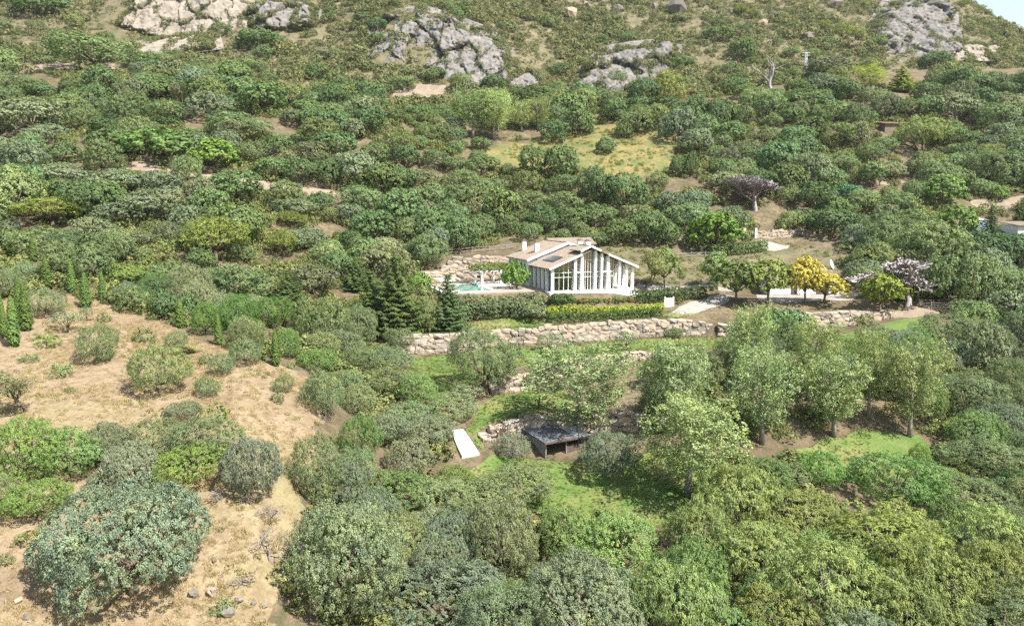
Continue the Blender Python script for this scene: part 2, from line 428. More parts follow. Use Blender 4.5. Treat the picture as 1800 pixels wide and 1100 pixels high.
def mat_lawn():
    t = NT('lawn_grass'); v = t.pos()
    n0 = t.noise(v, 0.16, 5, 0.6); n2 = t.noise(v, 0.9, 5, 0.65); n3 = t.noise(v, 7, 4)
    c = t.ramp(n0.outputs[0], [(0.33, (0.062, 0.115, 0.028)), (0.48, (0.091, 0.139, 0.037)), (0.58, (0.136, 0.155, 0.053)), (0.70, (0.220, 0.197, 0.094))])
    c2 = t.mix(t.ramp(n2.outputs[0], [(0.45, (0, 0, 0)), (0.75, (0.6, 0.6, 0.6))]).outputs[0], c.outputs[0], (0.153, 0.164, 0.057))
    c3 = t.mix(1.0, c2, t.ramp(n3.outputs[0], [(0.3, (0.72, 0.72, 0.72)), (0.7, (1.2, 1.2, 1.2))]).outputs[0], 'MULTIPLY')
    t.bsdf(c3, 0.95, 0.1, n3.outputs[0], 0.06, 0.8)
    return t.m
M['lawn'] = mat_lawn()

def mat_glass(name, tint, gloss=0.35):
    t = NT(name)
    tr = t.n('ShaderNodeBsdfTransparent'); tr.inputs[0].default_value = (*tint, 1)
    gl = t.n('ShaderNodeBsdfGlossy'); gl.inputs['Roughness'].default_value = 0.03; gl.inputs[0].default_value = (0.9, 0.95, 1, 1)
    fr = t.n('ShaderNodeFresnel'); fr.inputs['IOR'].default_value = 1.6
    f = t.math('ADD', fr.outputs[0], gloss, True)
    ms = t.n('ShaderNodeMixShader'); t.l(f, ms.inputs[0]); t.l(tr.outputs[0], ms.inputs[1]); t.l(gl.outputs[0], ms.inputs[2])
    t.l(ms.outputs[0], t.out.inputs[0])
    return t.m
M['glass'] = mat_glass('window_glass', (0.62, 0.68, 0.74), 0.24)
def mat_water():
    t = NT('pool_water'); n = t.noise(t.pos(), 2.5, 3)
    t.bsdf((0.065, 0.235, 0.185), 0.06, 0.6, n.outputs[0], 0.02, 0.25)
    return t.m
M['water'] = mat_water()
def mat_solar():
    t = NT('solar_cells'); t.bsdf((0.05, 0.055, 0.075), 0.25, 0.6); return t.m
M['solar'] = mat_solar()

# ------------------------------------------------------------------ mesh helpers
def mesh_np(name, V, Fq=None, Ft=None, mat=None, smooth=False):
    me = bpy.data.meshes.new(name)
    V = np.asarray(V, np.float32).reshape(-1, 3)
    loops, starts, k = [], [], 0
    if Fq is not None and len(Fq):
        Fq = np.asarray(Fq, np.int32); loops.append(Fq.ravel()); starts.append(np.arange(len(Fq)) * 4); k = Fq.size
    if Ft is not None and len(Ft):
        Ft = np.asarray(Ft, np.int32); loops.append(Ft.ravel()); starts.append(k + np.arange(len(Ft)) * 3)
    loops = np.concatenate(loops).astype(np.int32); starts = np.concatenate(starts).astype(np.int32)
    me.vertices.add(len(V)); me.vertices.foreach_set('co', V.ravel())
    me.loops.add(len(loops)); me.loops.foreach_set('vertex_index', loops)
    me.polygons.add(len(starts)); me.polygons.foreach_set('loop_start', starts)
    me.update(calc_edges=True)
    if smooth: me.polygons.foreach_set('use_smooth', np.ones(len(starts), bool))
    if mat is not None: me.materials.append(M[mat] if isinstance(mat, str) else mat)
    return me

class MB:
    """collects boxes, bars, tubes and polygons; build() links them as one mesh object"""
    def __init__(s): s.v = []; s.f = []
    def add(s, vs, fs):
        o = len(s.v); s.v += [tuple(map(float, p)) for p in vs]; s.f += [tuple(i + o for i in f) for f in fs]
    def box(s, x0, x1, y0, y1, z0, z1):
        s.add([(x0,y0,z0),(x1,y0,z0),(x1,y1,z0),(x0,y1,z0),(x0,y0,z1),(x1,y0,z1),(x1,y1,z1),(x0,y1,z1)],
              [(3,2,1,0),(4,5,6,7),(0,1,5,4),(1,2,6,5),(2,3,7,6),(3,0,4,7)])
    def hexa(s, p):   # eight corners: bottom ring then top ring
        s.add(p, [(3,2,1,0),(4,5,6,7),(0,1,5,4),(1,2,6,5),(2,3,7,6),(3,0,4,7)])
    def tube(s, pts, rad, n=6, cap=True):
        pts = [Vector(p) for p in pts]; o = len(s.v)
        rad = rad if isinstance(rad, (list, tuple)) else [rad] * len(pts)
        for i, p in enumerate(pts):
            d = (pts[min(i + 1, len(pts) - 1)] - pts[max(i - 1, 0)]).normalized()
            a = d.orthogonal().normalized(); b = d.cross(a)
            for k in range(n):
                an = 2 * math.pi * k / n
                s.v.append(tuple(p + (a * math.cos(an) + b * math.sin(an)) * rad[i]))
        for i in range(len(pts) - 1):
            for k in range(n):
                a0, a1 = o + i * n + k, o + i * n + (k + 1) % n
                s.f.append((a0, a1, a1 + n, a0 + n))
        if cap:
            s.f.append(tuple(o + k for k in range(n))[::-1]); s.f.append(tuple(o + (len(pts) - 1) * n + k for k in range(n)))
    def beam(s, a, b, w, h):
        a, b = Vector(a), Vector(b); d = (b - a).normalized()
        side = d.cross(Vector((0, 0, 1)))
        side = side.normalized() if side.length > 1e-4 else Vector((1, 0, 0))
        up = side.cross(d).normalized()
        c = []
        for p in (a, b):
            for q in ((-1, -1), (1, -1), (1, 1), (-1, 1)):
                c.append(p + side * q[0] * w / 2 + up * q[1] * h / 2)
        s.add(c, [(0,1,2,3),(7,6,5,4),(0,4,5,1),(1,5,6,2),(2,6,7,3),(3,7,4,0)])
    def mesh(s, name, mat, smooth=False):
        me = bpy.data.meshes.new(name); me.from_pydata(s.v, [], s.f)
        if smooth:
            for p in me.polygons: p.use_smooth = True
        me.materials.append(M[mat] if isinstance(mat, str) else mat); me.update()
        return me
    def build(s, name, mat, parent=None, smooth=False):
        return link(name, s.mesh(name, mat, smooth), parent)
def link(name, me, parent=None, loc=None, rot=None, scale=None):
    o = bpy.data.objects.new(name, me); col.objects.link(o)
    if parent is not None: o.parent = parent
    if loc is not None: o.location = loc
    if rot is not None: o.rotation_euler = rot
    if scale is not None: o.scale = scale
    return o
def tag(o, label=None, cat=None, group=None, kind=None):
    if label: o['label'] = label
    if cat: o['category'] = cat
    if group: o['group'] = group
    if kind: o['kind'] = kind
    return o
def empty(name, loc=(0, 0, 0), rz=0.0):
    o = bpy.data.objects.new(name, None); o.location = loc; o.rotation_euler = (0, 0, rz); o.empty_display_size = 0.3
    col.objects.link(o); return o

# ------------------------------------------------------------------ photo regions on the ground
def in_poly(px, py, poly):
    px = np.asarray(px, float); py = np.asarray(py, float); c = np.zeros(px.shape, bool); n = len(poly)
    for i in range(n):
        x0, y0 = poly[i]; x1, y1 = poly[(i + 1) % n]
        if y0 == y1: continue
        c ^= ((y0 > py) != (y1 > py)) & (px < (x1 - x0) * (py - y0) / (y1 - y0) + x0)
    return c
DRY = [[(-400,560),(60,520),(170,528),(260,560),(330,585),(420,620),(500,650),(548,665),(570,720),(560,790),(520,850),(530,900),(530,980),(470,1060),(480,1200),(-400,1200)]]
MEAD = [[(850,270),(930,245),(1000,232),(1090,210),(1190,235),(1190,300),(1100,312),(1000,300),(900,300),(840,290)],
        [(640,150),(780,150),(780,190),(650,190)]]
GREEN = [[(880,420),(960,405),(1060,410),(1200,400),(1460,440),(1500,500),(1250,500),(1130,500),(960,440)]]
HILL = [[(-600,130),(200,130),(560,150),(700,190),(1000,185),(1250,170),(1500,130),(1800,120),(2400,120),(2400,-900),(-600,-900)]]
gpx, gpy = project(GX, GY, GZ)
jit = 14
jx = gpx + jit * fbm(GX / 4, GY / 4, octs=3, seed=21); jy = gpy + jit * 0.6 * fbm(GX / 4, GY / 4, octs=3, seed=22)
near_dry = GY < 112
zone = np.zeros(GX.shape + (4,), np.float32); zone[..., 3] = 1
for p in DRY: zone[..., 0] = np.maximum(zone[..., 0], in_poly(jx, jy, p) & near_dry)
for p in MEAD: zone[..., 1] = np.maximum(zone[..., 1], in_poly(jx, jy, p) & ~near_dry)
for p in HILL: zone[..., 2] = np.maximum(zone[..., 2], in_poly(jx, jy, p) | (GY > 330))
for p in GREEN: zone[..., 2] = np.maximum(zone[..., 2], in_poly(jx, jy, p) & ~near_dry)
ny, nx = GX.shape
idx = np.arange(ny * nx).reshape(ny, nx)
quads = np.stack([idx[:-1, :-1], idx[:-1, 1:], idx[1:, 1:], idx[1:, :-1]], -1).reshape(-1, 4)
ground_me = mesh_np('ground', np.stack([GX, GY, GZ], -1), quads, mat='ground', smooth=True)
ca = ground_me.color_attributes.new('zone', 'FLOAT_COLOR', 'POINT'); ca.data.foreach_set('color', zone.ravel())
tag(link('ground', ground_me), 'sunlit hillside ground of dry soil, straw and leaf litter', 'ground', kind='structure')

def clip_cell(poly, x0, x1, y0, y1):
    def clip(P, ax, lim, keep_ge):
        out = []
        for i in range(len(P)):
            a, b = P[i], P[(i + 1) % len(P)]
            ia = a[ax] >= lim if keep_ge else a[ax] <= lim; ib = b[ax] >= lim if keep_ge else b[ax] <= lim
            if ia: out.append(a)
            if ia != ib:
                t = (lim - a[ax]) / (b[ax] - a[ax]); out.append((a[0] + t * (b[0] - a[0]), a[1] + t * (b[1] - a[1])))
        return out
    for ax, lim, ge in ((0, x0, True), (0, x1, False), (1, y0, True), (1, y1, False)):
        if len(poly) < 3: return []
        poly = clip(poly, ax, lim, ge)
    return poly
def sheet(name, pix, mat, lift=0.05, step=0.6, wob=0.35, label=None, cat=None, level=None):
    """a sheet laid on the ground inside an outline given by photo points"""
    P = [ground(a, b)[:2] for a, b in pix]
    out = []
    for i in range(len(P)):
        a, b = P[i], P[(i + 1) % len(P)]
        n = max(1, int(np.hypot(*(b - a)) / 0.7))
        for k in range(n):
            q = a + (b - a) * k / n
            out.append((q[0] + wob * float(fbm(q[0] / 2, q[1] / 2, octs=2, seed=31)), q[1] + wob * float(fbm(q[0] / 2, q[1] / 2, octs=2, seed=37))))
    ar = sum(out[i][0] * out[(i + 1) % len(out)][1] - out[(i + 1) % len(out)][0] * out[i][1] for i in range(len(out)))
    if ar < 0: out = out[::-1]
    X = np.array(out)
    x0, y0 = X.min(0); x1, y1 = X.max(0)
    cx = np.arange(x0, x1 + step, step); cy_ = np.arange(y0, y1 + step, step)
    gx, gy = np.meshgrid(cx, cy_); ins = in_poly(gx, gy, out)
    mb = MB(); key = {}
    V, Fs = [], []
    def vi(p):
        k = (round(p[0], 3), round(p[1], 3))
        if k not in key: key[k] = len(V); V.append(p)
        return key[k]
    edge_cells = set()
    for i in range(len(out)):
        a, b = np.array(out[i]), np.array(out[(i + 1) % len(out)])
        for t in np.linspace(0, 1, 9):
            q = a + (b - a) * t
            edge_cells.add((int((q[0] - x0) / step), int((q[1] - y0) / step)))
    for j in range(len(cy_) - 1):
        for i in range(len(cx) - 1):
            if (i, j) in edge_cells:
                c = clip_cell(out, cx[i], cx[i + 1], cy_[j], cy_[j + 1])
                if len(c) >= 3:
                    f = []
                    for p in c:
                        k = vi(p)
                        if k not in f: f.append(k)
                    if len(f) >= 3: Fs.append(f)
            elif ins[j, i] and ins[j + 1, i + 1]:
                Fs.append([vi((cx[i], cy_[j])), vi((cx[i + 1], cy_[j])), vi((cx[i + 1], cy_[j + 1])), vi((cx[i], cy_[j + 1]))])
    V = np.array(V); z = hz(V[:, 0], V[:, 1]) + lift if level is None else np.full(len(V), level)
    me = bpy.data.meshes.new(name); me.from_pydata([(a, b, c) for (a, b), c in zip(V, z)], [], Fs)
    me.materials.append(M[mat]); me.update()
    for p in me.polygons: p.use_smooth = True
    return tag(link(name, me), label, cat, kind='structure')

LAWNS = [
 ('sunny upper lawn between the clipped hedges and the tall stone wall', [(790,574),(850,563),(905,558),(960,566),(1060,566),(1165,555),(1195,546),(1225,550),(1190,559),(1100,563),(1000,571),(930,579),(880,581),(800,586),(765,590),(745,588)]),
 ('green lawn strip at the foot of the tall stone wall', [(722,628),(800,624),(880,609),(940,611),(1010,607),(1110,597),(1200,594),(1290,592),(1290,606),(1120,618),(1040,627),(950,636),(915,641),(870,655),(820,690),(775,715),(740,695),(722,655)]),
 ('shaded green lawn under the big olive, above the hut', [(880,694),(930,688),(990,682),(1010,705),(985,722),(935,730),(905,735),(870,748),(846,764),(848,790),(832,782),(818,758),(845,712)]),
 ('bright lower lawn in front of the hut and round bush', [(868,806),(905,800),(945,806),(1020,815),(1060,808),(1110,795),(1190,790),(1270,830),(1275,895),(1200,925),(1090,925),(980,915),(880,890),(815,862),(800,835),(835,822)]),
 ('lawn with dry patches below the bare grey tree', [(1430,592),(1500,584),(1560,568),(1640,556),(1650,575),(1610,598),(1540,607),(1480,605)]),
 ('grass patch around the leaning poplar trunks', [(1390,800),(1450,775),(1540,755),(1620,770),(1640,800),(1590,840),(1500,850),(1420,830)]),
]
for lab, pix in LAWNS:
    sheet('lawn', pix, 'lawn', 0.06, 0.6, 0.45, lab, 'lawn')
PATHS = [
 ('driveway', 'gravel', 'pale gravel driveway running up to the white gate', [(1182,549),(1196,540),(1215,531),(1245,522),(1290,520),(1280,532),(1240,547),(1200,553)], 'driveway'),
 ('driveway', 'gravel', 'pale curved driveway above the clipped round hedge', [(1325,424),(1350,424),(1392,432),(1385,438),(1352,441),(1338,436),(1344,430),(1325,428)], 'driveway'),
 ('path', 'gravel', 'pale path between the villa porch and the outbuilding trees', [(1118,500),(1180,503),(1290,507),(1290,512),(1180,509),(1118,507)], 'path'),
 ('yard', 'gravel', 'bright gravel yard in front of the tiled outbuilding', [(1330,518),(1380,516),(1480,512),(1510,517),(1500,528),(1400,532),(1330,531)], 'yard'),
 ('path', 'track', 'bare earth patch under the grey leafless tree', [(1570,548),(1620,534),(1660,536),(1650,552),(1600,560),(1570,560)], 'path'),
 ('track', 'track', 'dirt track along the wooden rail fence on the left slope', [(205,296),(240,284),(330,302),(440,315),(540,329),(620,340),(615,350),(460,334),(350,314),(240,300)], 'track'),
 ('track', 'track', 'pale earth clearing on the slope, upper left corner', [(30,118),(150,112),(225,118),(222,128),(120,126),(35,128)], 'track'),
 ('terrace', 'track', 'narrow bare earth terrace among bushes, far right slope', [(1512,318),(1595,316),(1600,322),(1515,324)], 'terrace'),
 ('terrace', 'track', 'pale earth terrace above the water tank', [(1705,352),(1800,345),(1830,352),(1800,366),(1715,368)], 'terrace'),
 ('track', 'track', 'pale sandy scar below the grey cliff', [(690,160),(730,148),(785,152),(780,172),(720,180),(690,178)], 'track'),
]
for nm, mt, lab, pix, ct in PATHS:
    sheet(nm, pix, mt, 0.07, 0.6, 0.3, lab, ct)

# ------------------------------------------------------------------ foliage
def unit(v):
    return v / np.maximum(np.linalg.norm(v, axis=-1, keepdims=True), 1e-9)
def leaves(P, N, L, Wd, T=None, fold=0.0):
    """one rhombic leaf spray per point: positions, facing, length, width, optional long axis"""
    n = len(P)
    rnd = R.normal(size=(n, 3)) if T is None else T + 0.25 * R.normal(size=(n, 3))
    t = unit(rnd - N * np.sum(rnd * N, 1, keepdims=True)); b = np.cross(N, t)
    L = np.broadcast_to(np.asarray(L, float), (n,))[:, None]; Wd = np.broadcast_to(np.asarray(Wd, float), (n,))[:, None]
    V = np.stack([P - t * L * 0.5, P + b * Wd * 0.5 + N * fold, P + t * L * 0.5, P - b * Wd * 0.5 + N * fold], 1)
    return V.reshape(-1, 3)
def tufts_on_lobes(lobes, dens, jit=0.12, inside=0.80, low=-0.55):
    """tuft centres on the outside of a heap of ellipsoids; returns points, outward directions, lobe directions"""
    C = np.array([l[0] for l in lobes]); Rr = np.array([l[1] for l in lobes])
    P, O = [], []
    for c, r in zip(C, Rr):
        area = 4 * math.pi * ((r[0] * r[1]) ** 1.6 / 3 + 2 * (r[0] * r[2]) ** 1.6 / 3) ** (1 / 1.6)
        k = max(6, int(dens * area))
        d = unit(R.normal(size=(k, 3))); d = d[d[:, 2] > low]
        q = c + d * r * (1 + jit * R.normal(size=(len(d), 1)))
        nd = np.linalg.norm((q[:, None] - C[None]) / Rr[None], axis=2)
        ok = (nd < inside).sum(1) == 0
        P.append(q[ok]); O.append(unit(d / r)[ok])
    return np.concatenate(P), np.concatenate(O)
def tuft_leaves(P, O, per, sig, L, asp, up=0.25, rand=0.55, hang=None):
    n = len(P)
    q = np.repeat(P, per, 0); o = np.repeat(O, per, 0)
    d = unit(R.normal(size=(n * per, 3)) + 0.7 * o)
    s = sig * np.repeat(R.uniform(0.6, 1.35, (n, 1)), per, 0)
    q = q + d * s * R.uniform(0.4, 1.0, (n * per, 1))
    N = unit(0.45 * d + 0.95 * o + np.array([0, 0, up]) + rand * 0.72 * R.normal(size=(n * per, 3)))
    l = L * R.uniform(0.65, 1.35, n * per)
    T = None
    if hang is not None:
        T = np.broadcast_to(np.array(hang, float), q.shape)
    return leaves(q, N, l, l * asp, T)
def quads_mesh(name, V, mat='leaf'):
    n = len(V) // 4
    return mesh_np(name, V, np.arange(n * 4).reshape(-1, 4), mat=mat)

def dome_lobes(n, Rx, Rz, zc, rl, seed, skirts=0.35, core=True, squash=0.85):
    g = np.random.default_rng(seed); out = []
    wob = g.uniform(0.66, 1.16, 8); off = g.normal(size=2) * 0.10 * Rx
    for i in range(n):
        z = g.uniform(-skirts, 1.0); a = i * 2.39996 + g.uniform(-0.5, 0.5)
        h = math.sqrt(max(0.0, 1 - z * z)); k = wob[int(a / (2 * math.pi) * 8) % 8]
        r = g.uniform(*rl) * (g.uniform(0.7, 1.0) if g.uniform() < 0.35 else 1.0)
        c = np.array([math.cos(a) * h * (Rx - r) * k + off[0] * z, math.sin(a) * h * (Rx - r) * k + off[1] * z, zc + z * (Rz - r * squash) * g.uniform(0.86, 1.06)])
        out.append((c, np.array([r * g.uniform(0.9, 1.2), r * g.uniform(0.9, 1.2), r * squash])))
    for i in range(max(2, n // 4)):      # stray boughs that break the outline
        z = g.uniform(-0.2, 1.0); a = g.uniform(0, 6.283); h = math.sqrt(max(0.0, 1 - z * z)); r = g.uniform(*rl) * 0.55; f = g.uniform(0.98, 1.16)
        out.append((np.array([math.cos(a) * h * (Rx - r) * f, math.sin(a) * h * (Rx - r) * f, zc + z * (Rz - r * squash) * f]), np.array([r, r, r * squash])))
    if core:
        out.append((np.array([0, 0, zc]), np.array([Rx * 0.74, Rx * 0.74, Rz * 0.76])))
    return out
def limbs_to(lobes, trunk_h, r0, lean=(0, 0), k=7, base=(0, 0, 0), n=6):
    mb = MB(); b = Vector(base); f = b + Vector((lean[0], lean[1], trunk_h))
    mb.tube([b - Vector((0, 0, 0.4)), b + Vector((lean[0] * 0.3, lean[1] * 0.3, trunk_h * 0.4)), f], [r0 * 1.25, r0, r0 * 0.8], n)
    sel = list(lobes); random.Random(len(lobes)).shuffle(sel)
    for c, r in sel[:k]:
        e = Vector(c); m = f.lerp(e, 0.5) + Vector((0, 0, -0.12 * (e - f).length))
        mb.tube([f - Vector((0, 0, 0.1)), m, e], [r0 * 0.62, r0 * 0.4, r0 * 0.15], 5)
    return mb

PROTO = {}      # kind -> list of (crown mesh, trunk mesh, width, height)
def proto(kind, V, trunk_mb, bark='bark', crown_mesh=None):
    me = crown_mesh if crown_mesh is not None else quads_mesh(kind + '_crown', V)
    co = np.empty(len(me.vertices) * 3, np.float32); me.vertices.foreach_get('co', co); co = co.reshape(-1, 3)
    lo, hi = np.percentile(co, 1.0, 0), np.percentile(co, 99.0, 0)
    w = ((hi[0] - lo[0]) + (hi[1] - lo[1])) / 2
    PROTO.setdefault(kind, []).append((me, trunk_mb.mesh(kind + '_trunk', bark, True), w, float(hi[2])))

for s in range(4):     # holm oak: grey-green, lumpy, down to the ground
    lb = dome_lobes(24, 4.2, 2.9, 2.9, (0.95, 1.6), 100 + s, 0.8)
    P, O = tufts_on_lobes(lb, 4.2, 0.10, 0.86)
    proto('holm_oak', tuft_leaves(P, O, 12, 0.28, 0.27, 0.62, 0.25, 0.6), limbs_to(lb, 1.2, 0.24))
for s in range(4):     # wild olive: soft, finer, looser
    lb = dome_lobes(17, 3.9, 2.95, 2.95, (1.0, 1.8), 140 + s, 0.85, squash=0.92)
    P, O = tufts_on_lobes(lb, 3.8, 0.15, 0.84)
    proto('wild_olive', tuft_leaves(P, O, 14, 0.36, 0.28, 0.46, 0.35, 0.62), limbs_to(lb, 1.3, 0.20))
for s in range(4):     # carob: dark, glossy, larger leaves
    lb = dome_lobes(18, 4.0, 3.0, 3.0, (1.0, 1.8), 180 + s, 0.85)
    P, O = tufts_on_lobes(lb, 3.8, 0.11, 0.85)
    proto('carob_tree', tuft_leaves(P, O, 11, 0.30, 0.31, 0.66, 0.2, 0.58), limbs_to(lb, 1.0, 0.24))
for s in range(2):     # fig: big bright leaves
    lb = dome_lobes(15, 3.6, 2.5, 2.5, (0.9, 1.5), 210 + s, 0.85)
    P, O = tufts_on_lobes(lb, 2.5, 0.16, 0.8)
    proto('fig_tree', tuft_leaves(P, O, 10, 0.36, 0.38, 0.8, 0.35, 0.65), limbs_to(lb, 0.8, 0.16))
for s in range(3):     # foreground holm oak, fine leaves
    lb = dome_lobes(40, 5.2, 2.9, 2.6, (0.75, 1.3), 240 + s, 0.85, squash=0.72)
    P, O = tufts_on_lobes(lb, 12, 0.10, 0.88)
    proto('near_oak', tuft_leaves(P, O, 28, 0.19, 0.105, 0.60, 0.3, 0.8), limbs_to(lb, 1.1, 0.28, k=12))
for s in range(3):     # foreground leafy shrub, fine leaves
    lb = dome_lobes(28, 4.0, 2.8, 2.6, (0.75, 1.35), 260 + s, 0.9, squash=0.88)
    P, O = tufts_on_lobes(lb, 10, 0.13, 0.86)
    proto('near_leafy', tuft_leaves(P, O, 22, 0.20, 0.112, 0.62, 0.3, 0.78), limbs_to(lb, 0.9, 0.22, k=10))
for s in range(3):     # foreground wild olive
    lb = dome_lobes(20, 3.8, 2.8, 2.75, (0.85, 1.55), 280 + s, 0.88, squash=0.92)
    P, O = tufts_on_lobes(lb, 9, 0.14, 0.85)
    proto('near_olive', tuft_leaves(P, O, 20, 0.24, 0.140, 0.42, 0.35, 0.78), limbs_to(lb, 1.1, 0.2, k=10))
for s in range(2):     # small garden olive with a bare stem
    lb = dome_lobes(13, 1.5, 1.05, 2.0, (0.45, 0.75), 300 + s, 0.6, squash=0.9)
    P, O = tufts_on_lobes(lb, 6, 0.16, 0.75)
    proto('olive_tree', tuft_leaves(P, O, 8, 0.22, 0.22, 0.32, 0.3, 0.75), limbs_to(lb, 0.95, 0.10, (0.12, 0.05), 6))
for s in range(2):     # pepper tree: drooping yellow-green strands
    lb = dome_lobes(36, 4.4, 3.1, 3.6, (0.75, 1.4), 320 + s, 0.7, squash=0.85)
    P, O = tufts_on_lobes(lb, 5.5, 0.14, 0.84)
    proto('pepper_tree', tuft_leaves(P, O, 18, 0.30, 0.26, 0.27, 0.2, 0.7, hang=(0, 0, -1)), limbs_to(lb, 1.6, 0.28, k=14))
for s in range(2):     # golden broadleaf with a visible stem
    lb = dome_lobes(16, 2.5, 1.9, 3.1, (0.65, 1.15), 340 + s, 0.75, squash=0.85)
    P, O = tufts_on_lobes(lb, 4.0, 0.18, 0.75)
    proto('golden_tree', tuft_leaves(P, O, 8, 0.32, 0.34, 0.62, 0.3, 0.6), limbs_to(lb, 1.5, 0.14, k=10))
for s in range(2):     # stone pine: layered pads over open limbs
    lb = dome_lobes(32, 3.5, 2.9, 4.1, (0.7, 1.3), 360 + s, 0.6, False, 0.6)
    lb += [(np.array([0.2, 0, 4.3]), np.array([2.2, 2.2, 1.7]))]
    P, O = tufts_on_lobes(lb, 5.5, 0.13, 0.78, low=-0.5)
    proto('pine_tree', tuft_leaves(P, O, 12, 0.26, 0.24, 0.30, 0.6, 0.6), limbs_to(lb, 2.0, 0.24, (0.2, 0), 14))
for s in range(3):     # poplar: airy egg of small leaves on climbing limbs
    g = np.random.default_rng(380 + s); lb = []; mb = MB()
    H, lean = 12.0, g.uniform(-0.9, 0.9, 2)
    tr = [Vector((lean[0] * (t ** 1.5), lean[1] * (t ** 1.5), H * 0.92 * t)) for t in np.linspace(0, 1, 7)]
    tr[0].z = -0.5
    mb.tube(tr, [0.26, 0.22, 0.18, 0.14, 0.10, 0.06, 0.025], 7)
    for i in range(34):
        t = 0.25 + 0.68 * (i / 33) ** 0.9; a = i * 2.4 + g.uniform(-0.4, 0.4)
        rad = 3.3 * (math.sin(math.pi * min(1, (t - 0.16) / 0.92)) ** 0.75) * g.uniform(0.55, 1.05)
        k = t * 6; j = min(5, int(k)); o = tr[j].lerp(tr[j + 1], k - j)
        e = o + Vector((math.cos(a) * rad, math.sin(a) * rad, rad * g.uniform(0.45, 0.85)))
        m = o.lerp(e, 0.5) + Vector((0, 0, -0.10 * rad))
        mb.tube([o, m, e], [0.055 * (1.3 - t), 0.04 * (1.3 - t), 0.012], 4)
        for q in (0.62, 1.0):
            c = o.lerp(e, q); r = g.uniform(0.45, 0.8) * (1.0 if q == 1 else 0.8)
            lb.append((np.array(c), np.array([r, r, r * 1.7])))
    P, O = tufts_on_lobes(lb, 3.4, 0.30, 0.62, low=-1)
    proto('poplar', tuft_leaves(P, O, 14, 0.34, 0.155, 0.80, 0.3, 0.95), mb, 'pale_bark')
for s in range(2):     # italian cypress: dense spindle
    k = 1500; z = R.uniform(0.0, 1, k) ** 0.9; a = R.uniform(0, 2 * math.pi, k)
    r = 0.62 * np.clip(z / 0.18, 0, 1) ** 0.5 * np.clip(1 - z, 0, 1) ** 0.62 * (1 + 0.16 * R.normal(size=k)) * R.uniform(0.75, 1.05, k)
    P = np.stack([np.cos(a) * r, np.sin(a) * r, 0.12 + z * 6.2], 1); O = np.stack([np.cos(a), np.sin(a), 0.5 + 0 * a], 1); O = unit(O)
    V = tuft_leaves(P, O, 9, 0.09, 0.19, 0.36, 0.2, 0.4, hang=(0, 0, 1))
    mb = MB(); mb.tube([(0, 0, -0.3), (0, 0, 3.0), (0, 0, 6)], [0.10, 0.06, 0.02], 6)
    proto('cypress', V, mb)
for s in range(2):     # cedar-like conifer: tiers of upswept branches
    g = np.random.default_rng(410 + s); P, O, mb = [], [], MB()
    mb.tube([(0, 0, -0.4), (0, 0, 4), (0, 0, 9.2)], [0.22, 0.13, 0.02], 7)
    z = 0.5
    while z < 9.1:
        rad = 2.7 * (1 - z / 9.4) ** 0.85 + 0.12; nb = 9 if z < 6 else 6; a0 = g.uniform(0, 6)
        for i in range(nb):
            a = a0 + i * 2 * math.pi / nb + g.uniform(-0.25, 0.25); L = rad * g.uniform(0.7, 1.12)
            d = np.array([math.cos(a), math.sin(a), 0.0]); side = np.array([-d[1], d[0], 0])
            mb.tube([(0, 0, z), tuple(d * L * 0.6 + (0, 0, z - 0.05)), tuple(d * L * 0.95 + np.array([0, 0, z + 0.22 * L]))], [0.05, 0.03, 0.01], 4)
            m = max(3, int(L * 6))
            for t in np.linspace(0.2, 1, m):
                w = 0.42 * L * (1 - t * 0.75)
                for q in (-1, 0, 1):
                    P.append(d * L * t + side * w * q * g.uniform(0.4, 1) + np.array([0, 0, z + 0.22 * L * t * t - 0.12 * abs(q)])); O.append(unit(d + side * q * 0.5 + np.array([0, 0, 0.7])))
        z += 0.52 + 0.1 * g.uniform()
    proto('conifer', tuft_leaves(np.array(P), np.array(O), 6, 0.17, 0.36, 0.22, 0.5, 0.5), mb)

def branches(seed, depth, spread, L0, r0, up=0.35, kids=3, crook=0.25):
    g = random.Random(seed); segs, tips = [], []
    def grow(p, d, L, r, k):
        n = 3; pts = [p]; q = p; dd = d
        for i in range(n):
            dd = (dd + Vector((g.uniform(-1, 1), g.uniform(-1, 1), g.uniform(-0.6, 1))) * crook).normalized()
            q = q + dd * L / n; pts.append(q)
        segs.append((pts, [r * (1 - 0.45 * i / n) for i in range(n + 1)]))
        if k == 0: tips.append((q, dd)); return
        for i in range(kids + (g.random() < 0.4)):
            nd = (dd + Vector((g.uniform(-1, 1), g.uniform(-1, 1), g.uniform(-0.4, 0.8) + up)) * spread).normalized()
            st = pts[-1] if i else pts[-2]
            grow(st, nd, L * g.uniform(0.6, 0.85), r * 0.55, k - 1)
    grow(Vector((0, 0, -0.2)), Vector((0.05, 0, 1)), L0, r0, depth)
    return segs, tips
def twig_mesh(segs, name, mat, lo):
    mb = MB()
    for pts, rad in segs:
        mb.tube(pts, [max(x, lo) for x in rad], 4 if rad[0] > 0.04 else 3, False)
    return mb
def lop(seed):
    tp = np.array([t[0] for t in branches(seed, 6, 1.0, 0.75, 0.11, kids=3, up=-0.02)[1]]); return math.hypot(tp[:, 0].mean(), tp[:, 1].mean())
for s in sorted(range(430, 442), key=lop)[:2]:     # leafless tree: a haze of grey twigs
    segs, tips = branches(s, 6, 1.0, 0.75, 0.11, kids=3, up=-0.02)
    tr = [x for x in segs if x[1][0] > 0.05]; tw = [x for x in segs if x[1][0] <= 0.05]
    proto('bare_tree', None, twig_mesh(tr, 't', 'grey_twig', 0.02), 'grey_twig', twig_mesh(tw, 'c', 'grey_twig', 0.02).mesh('bare_tree_twigs', 'grey_twig'))
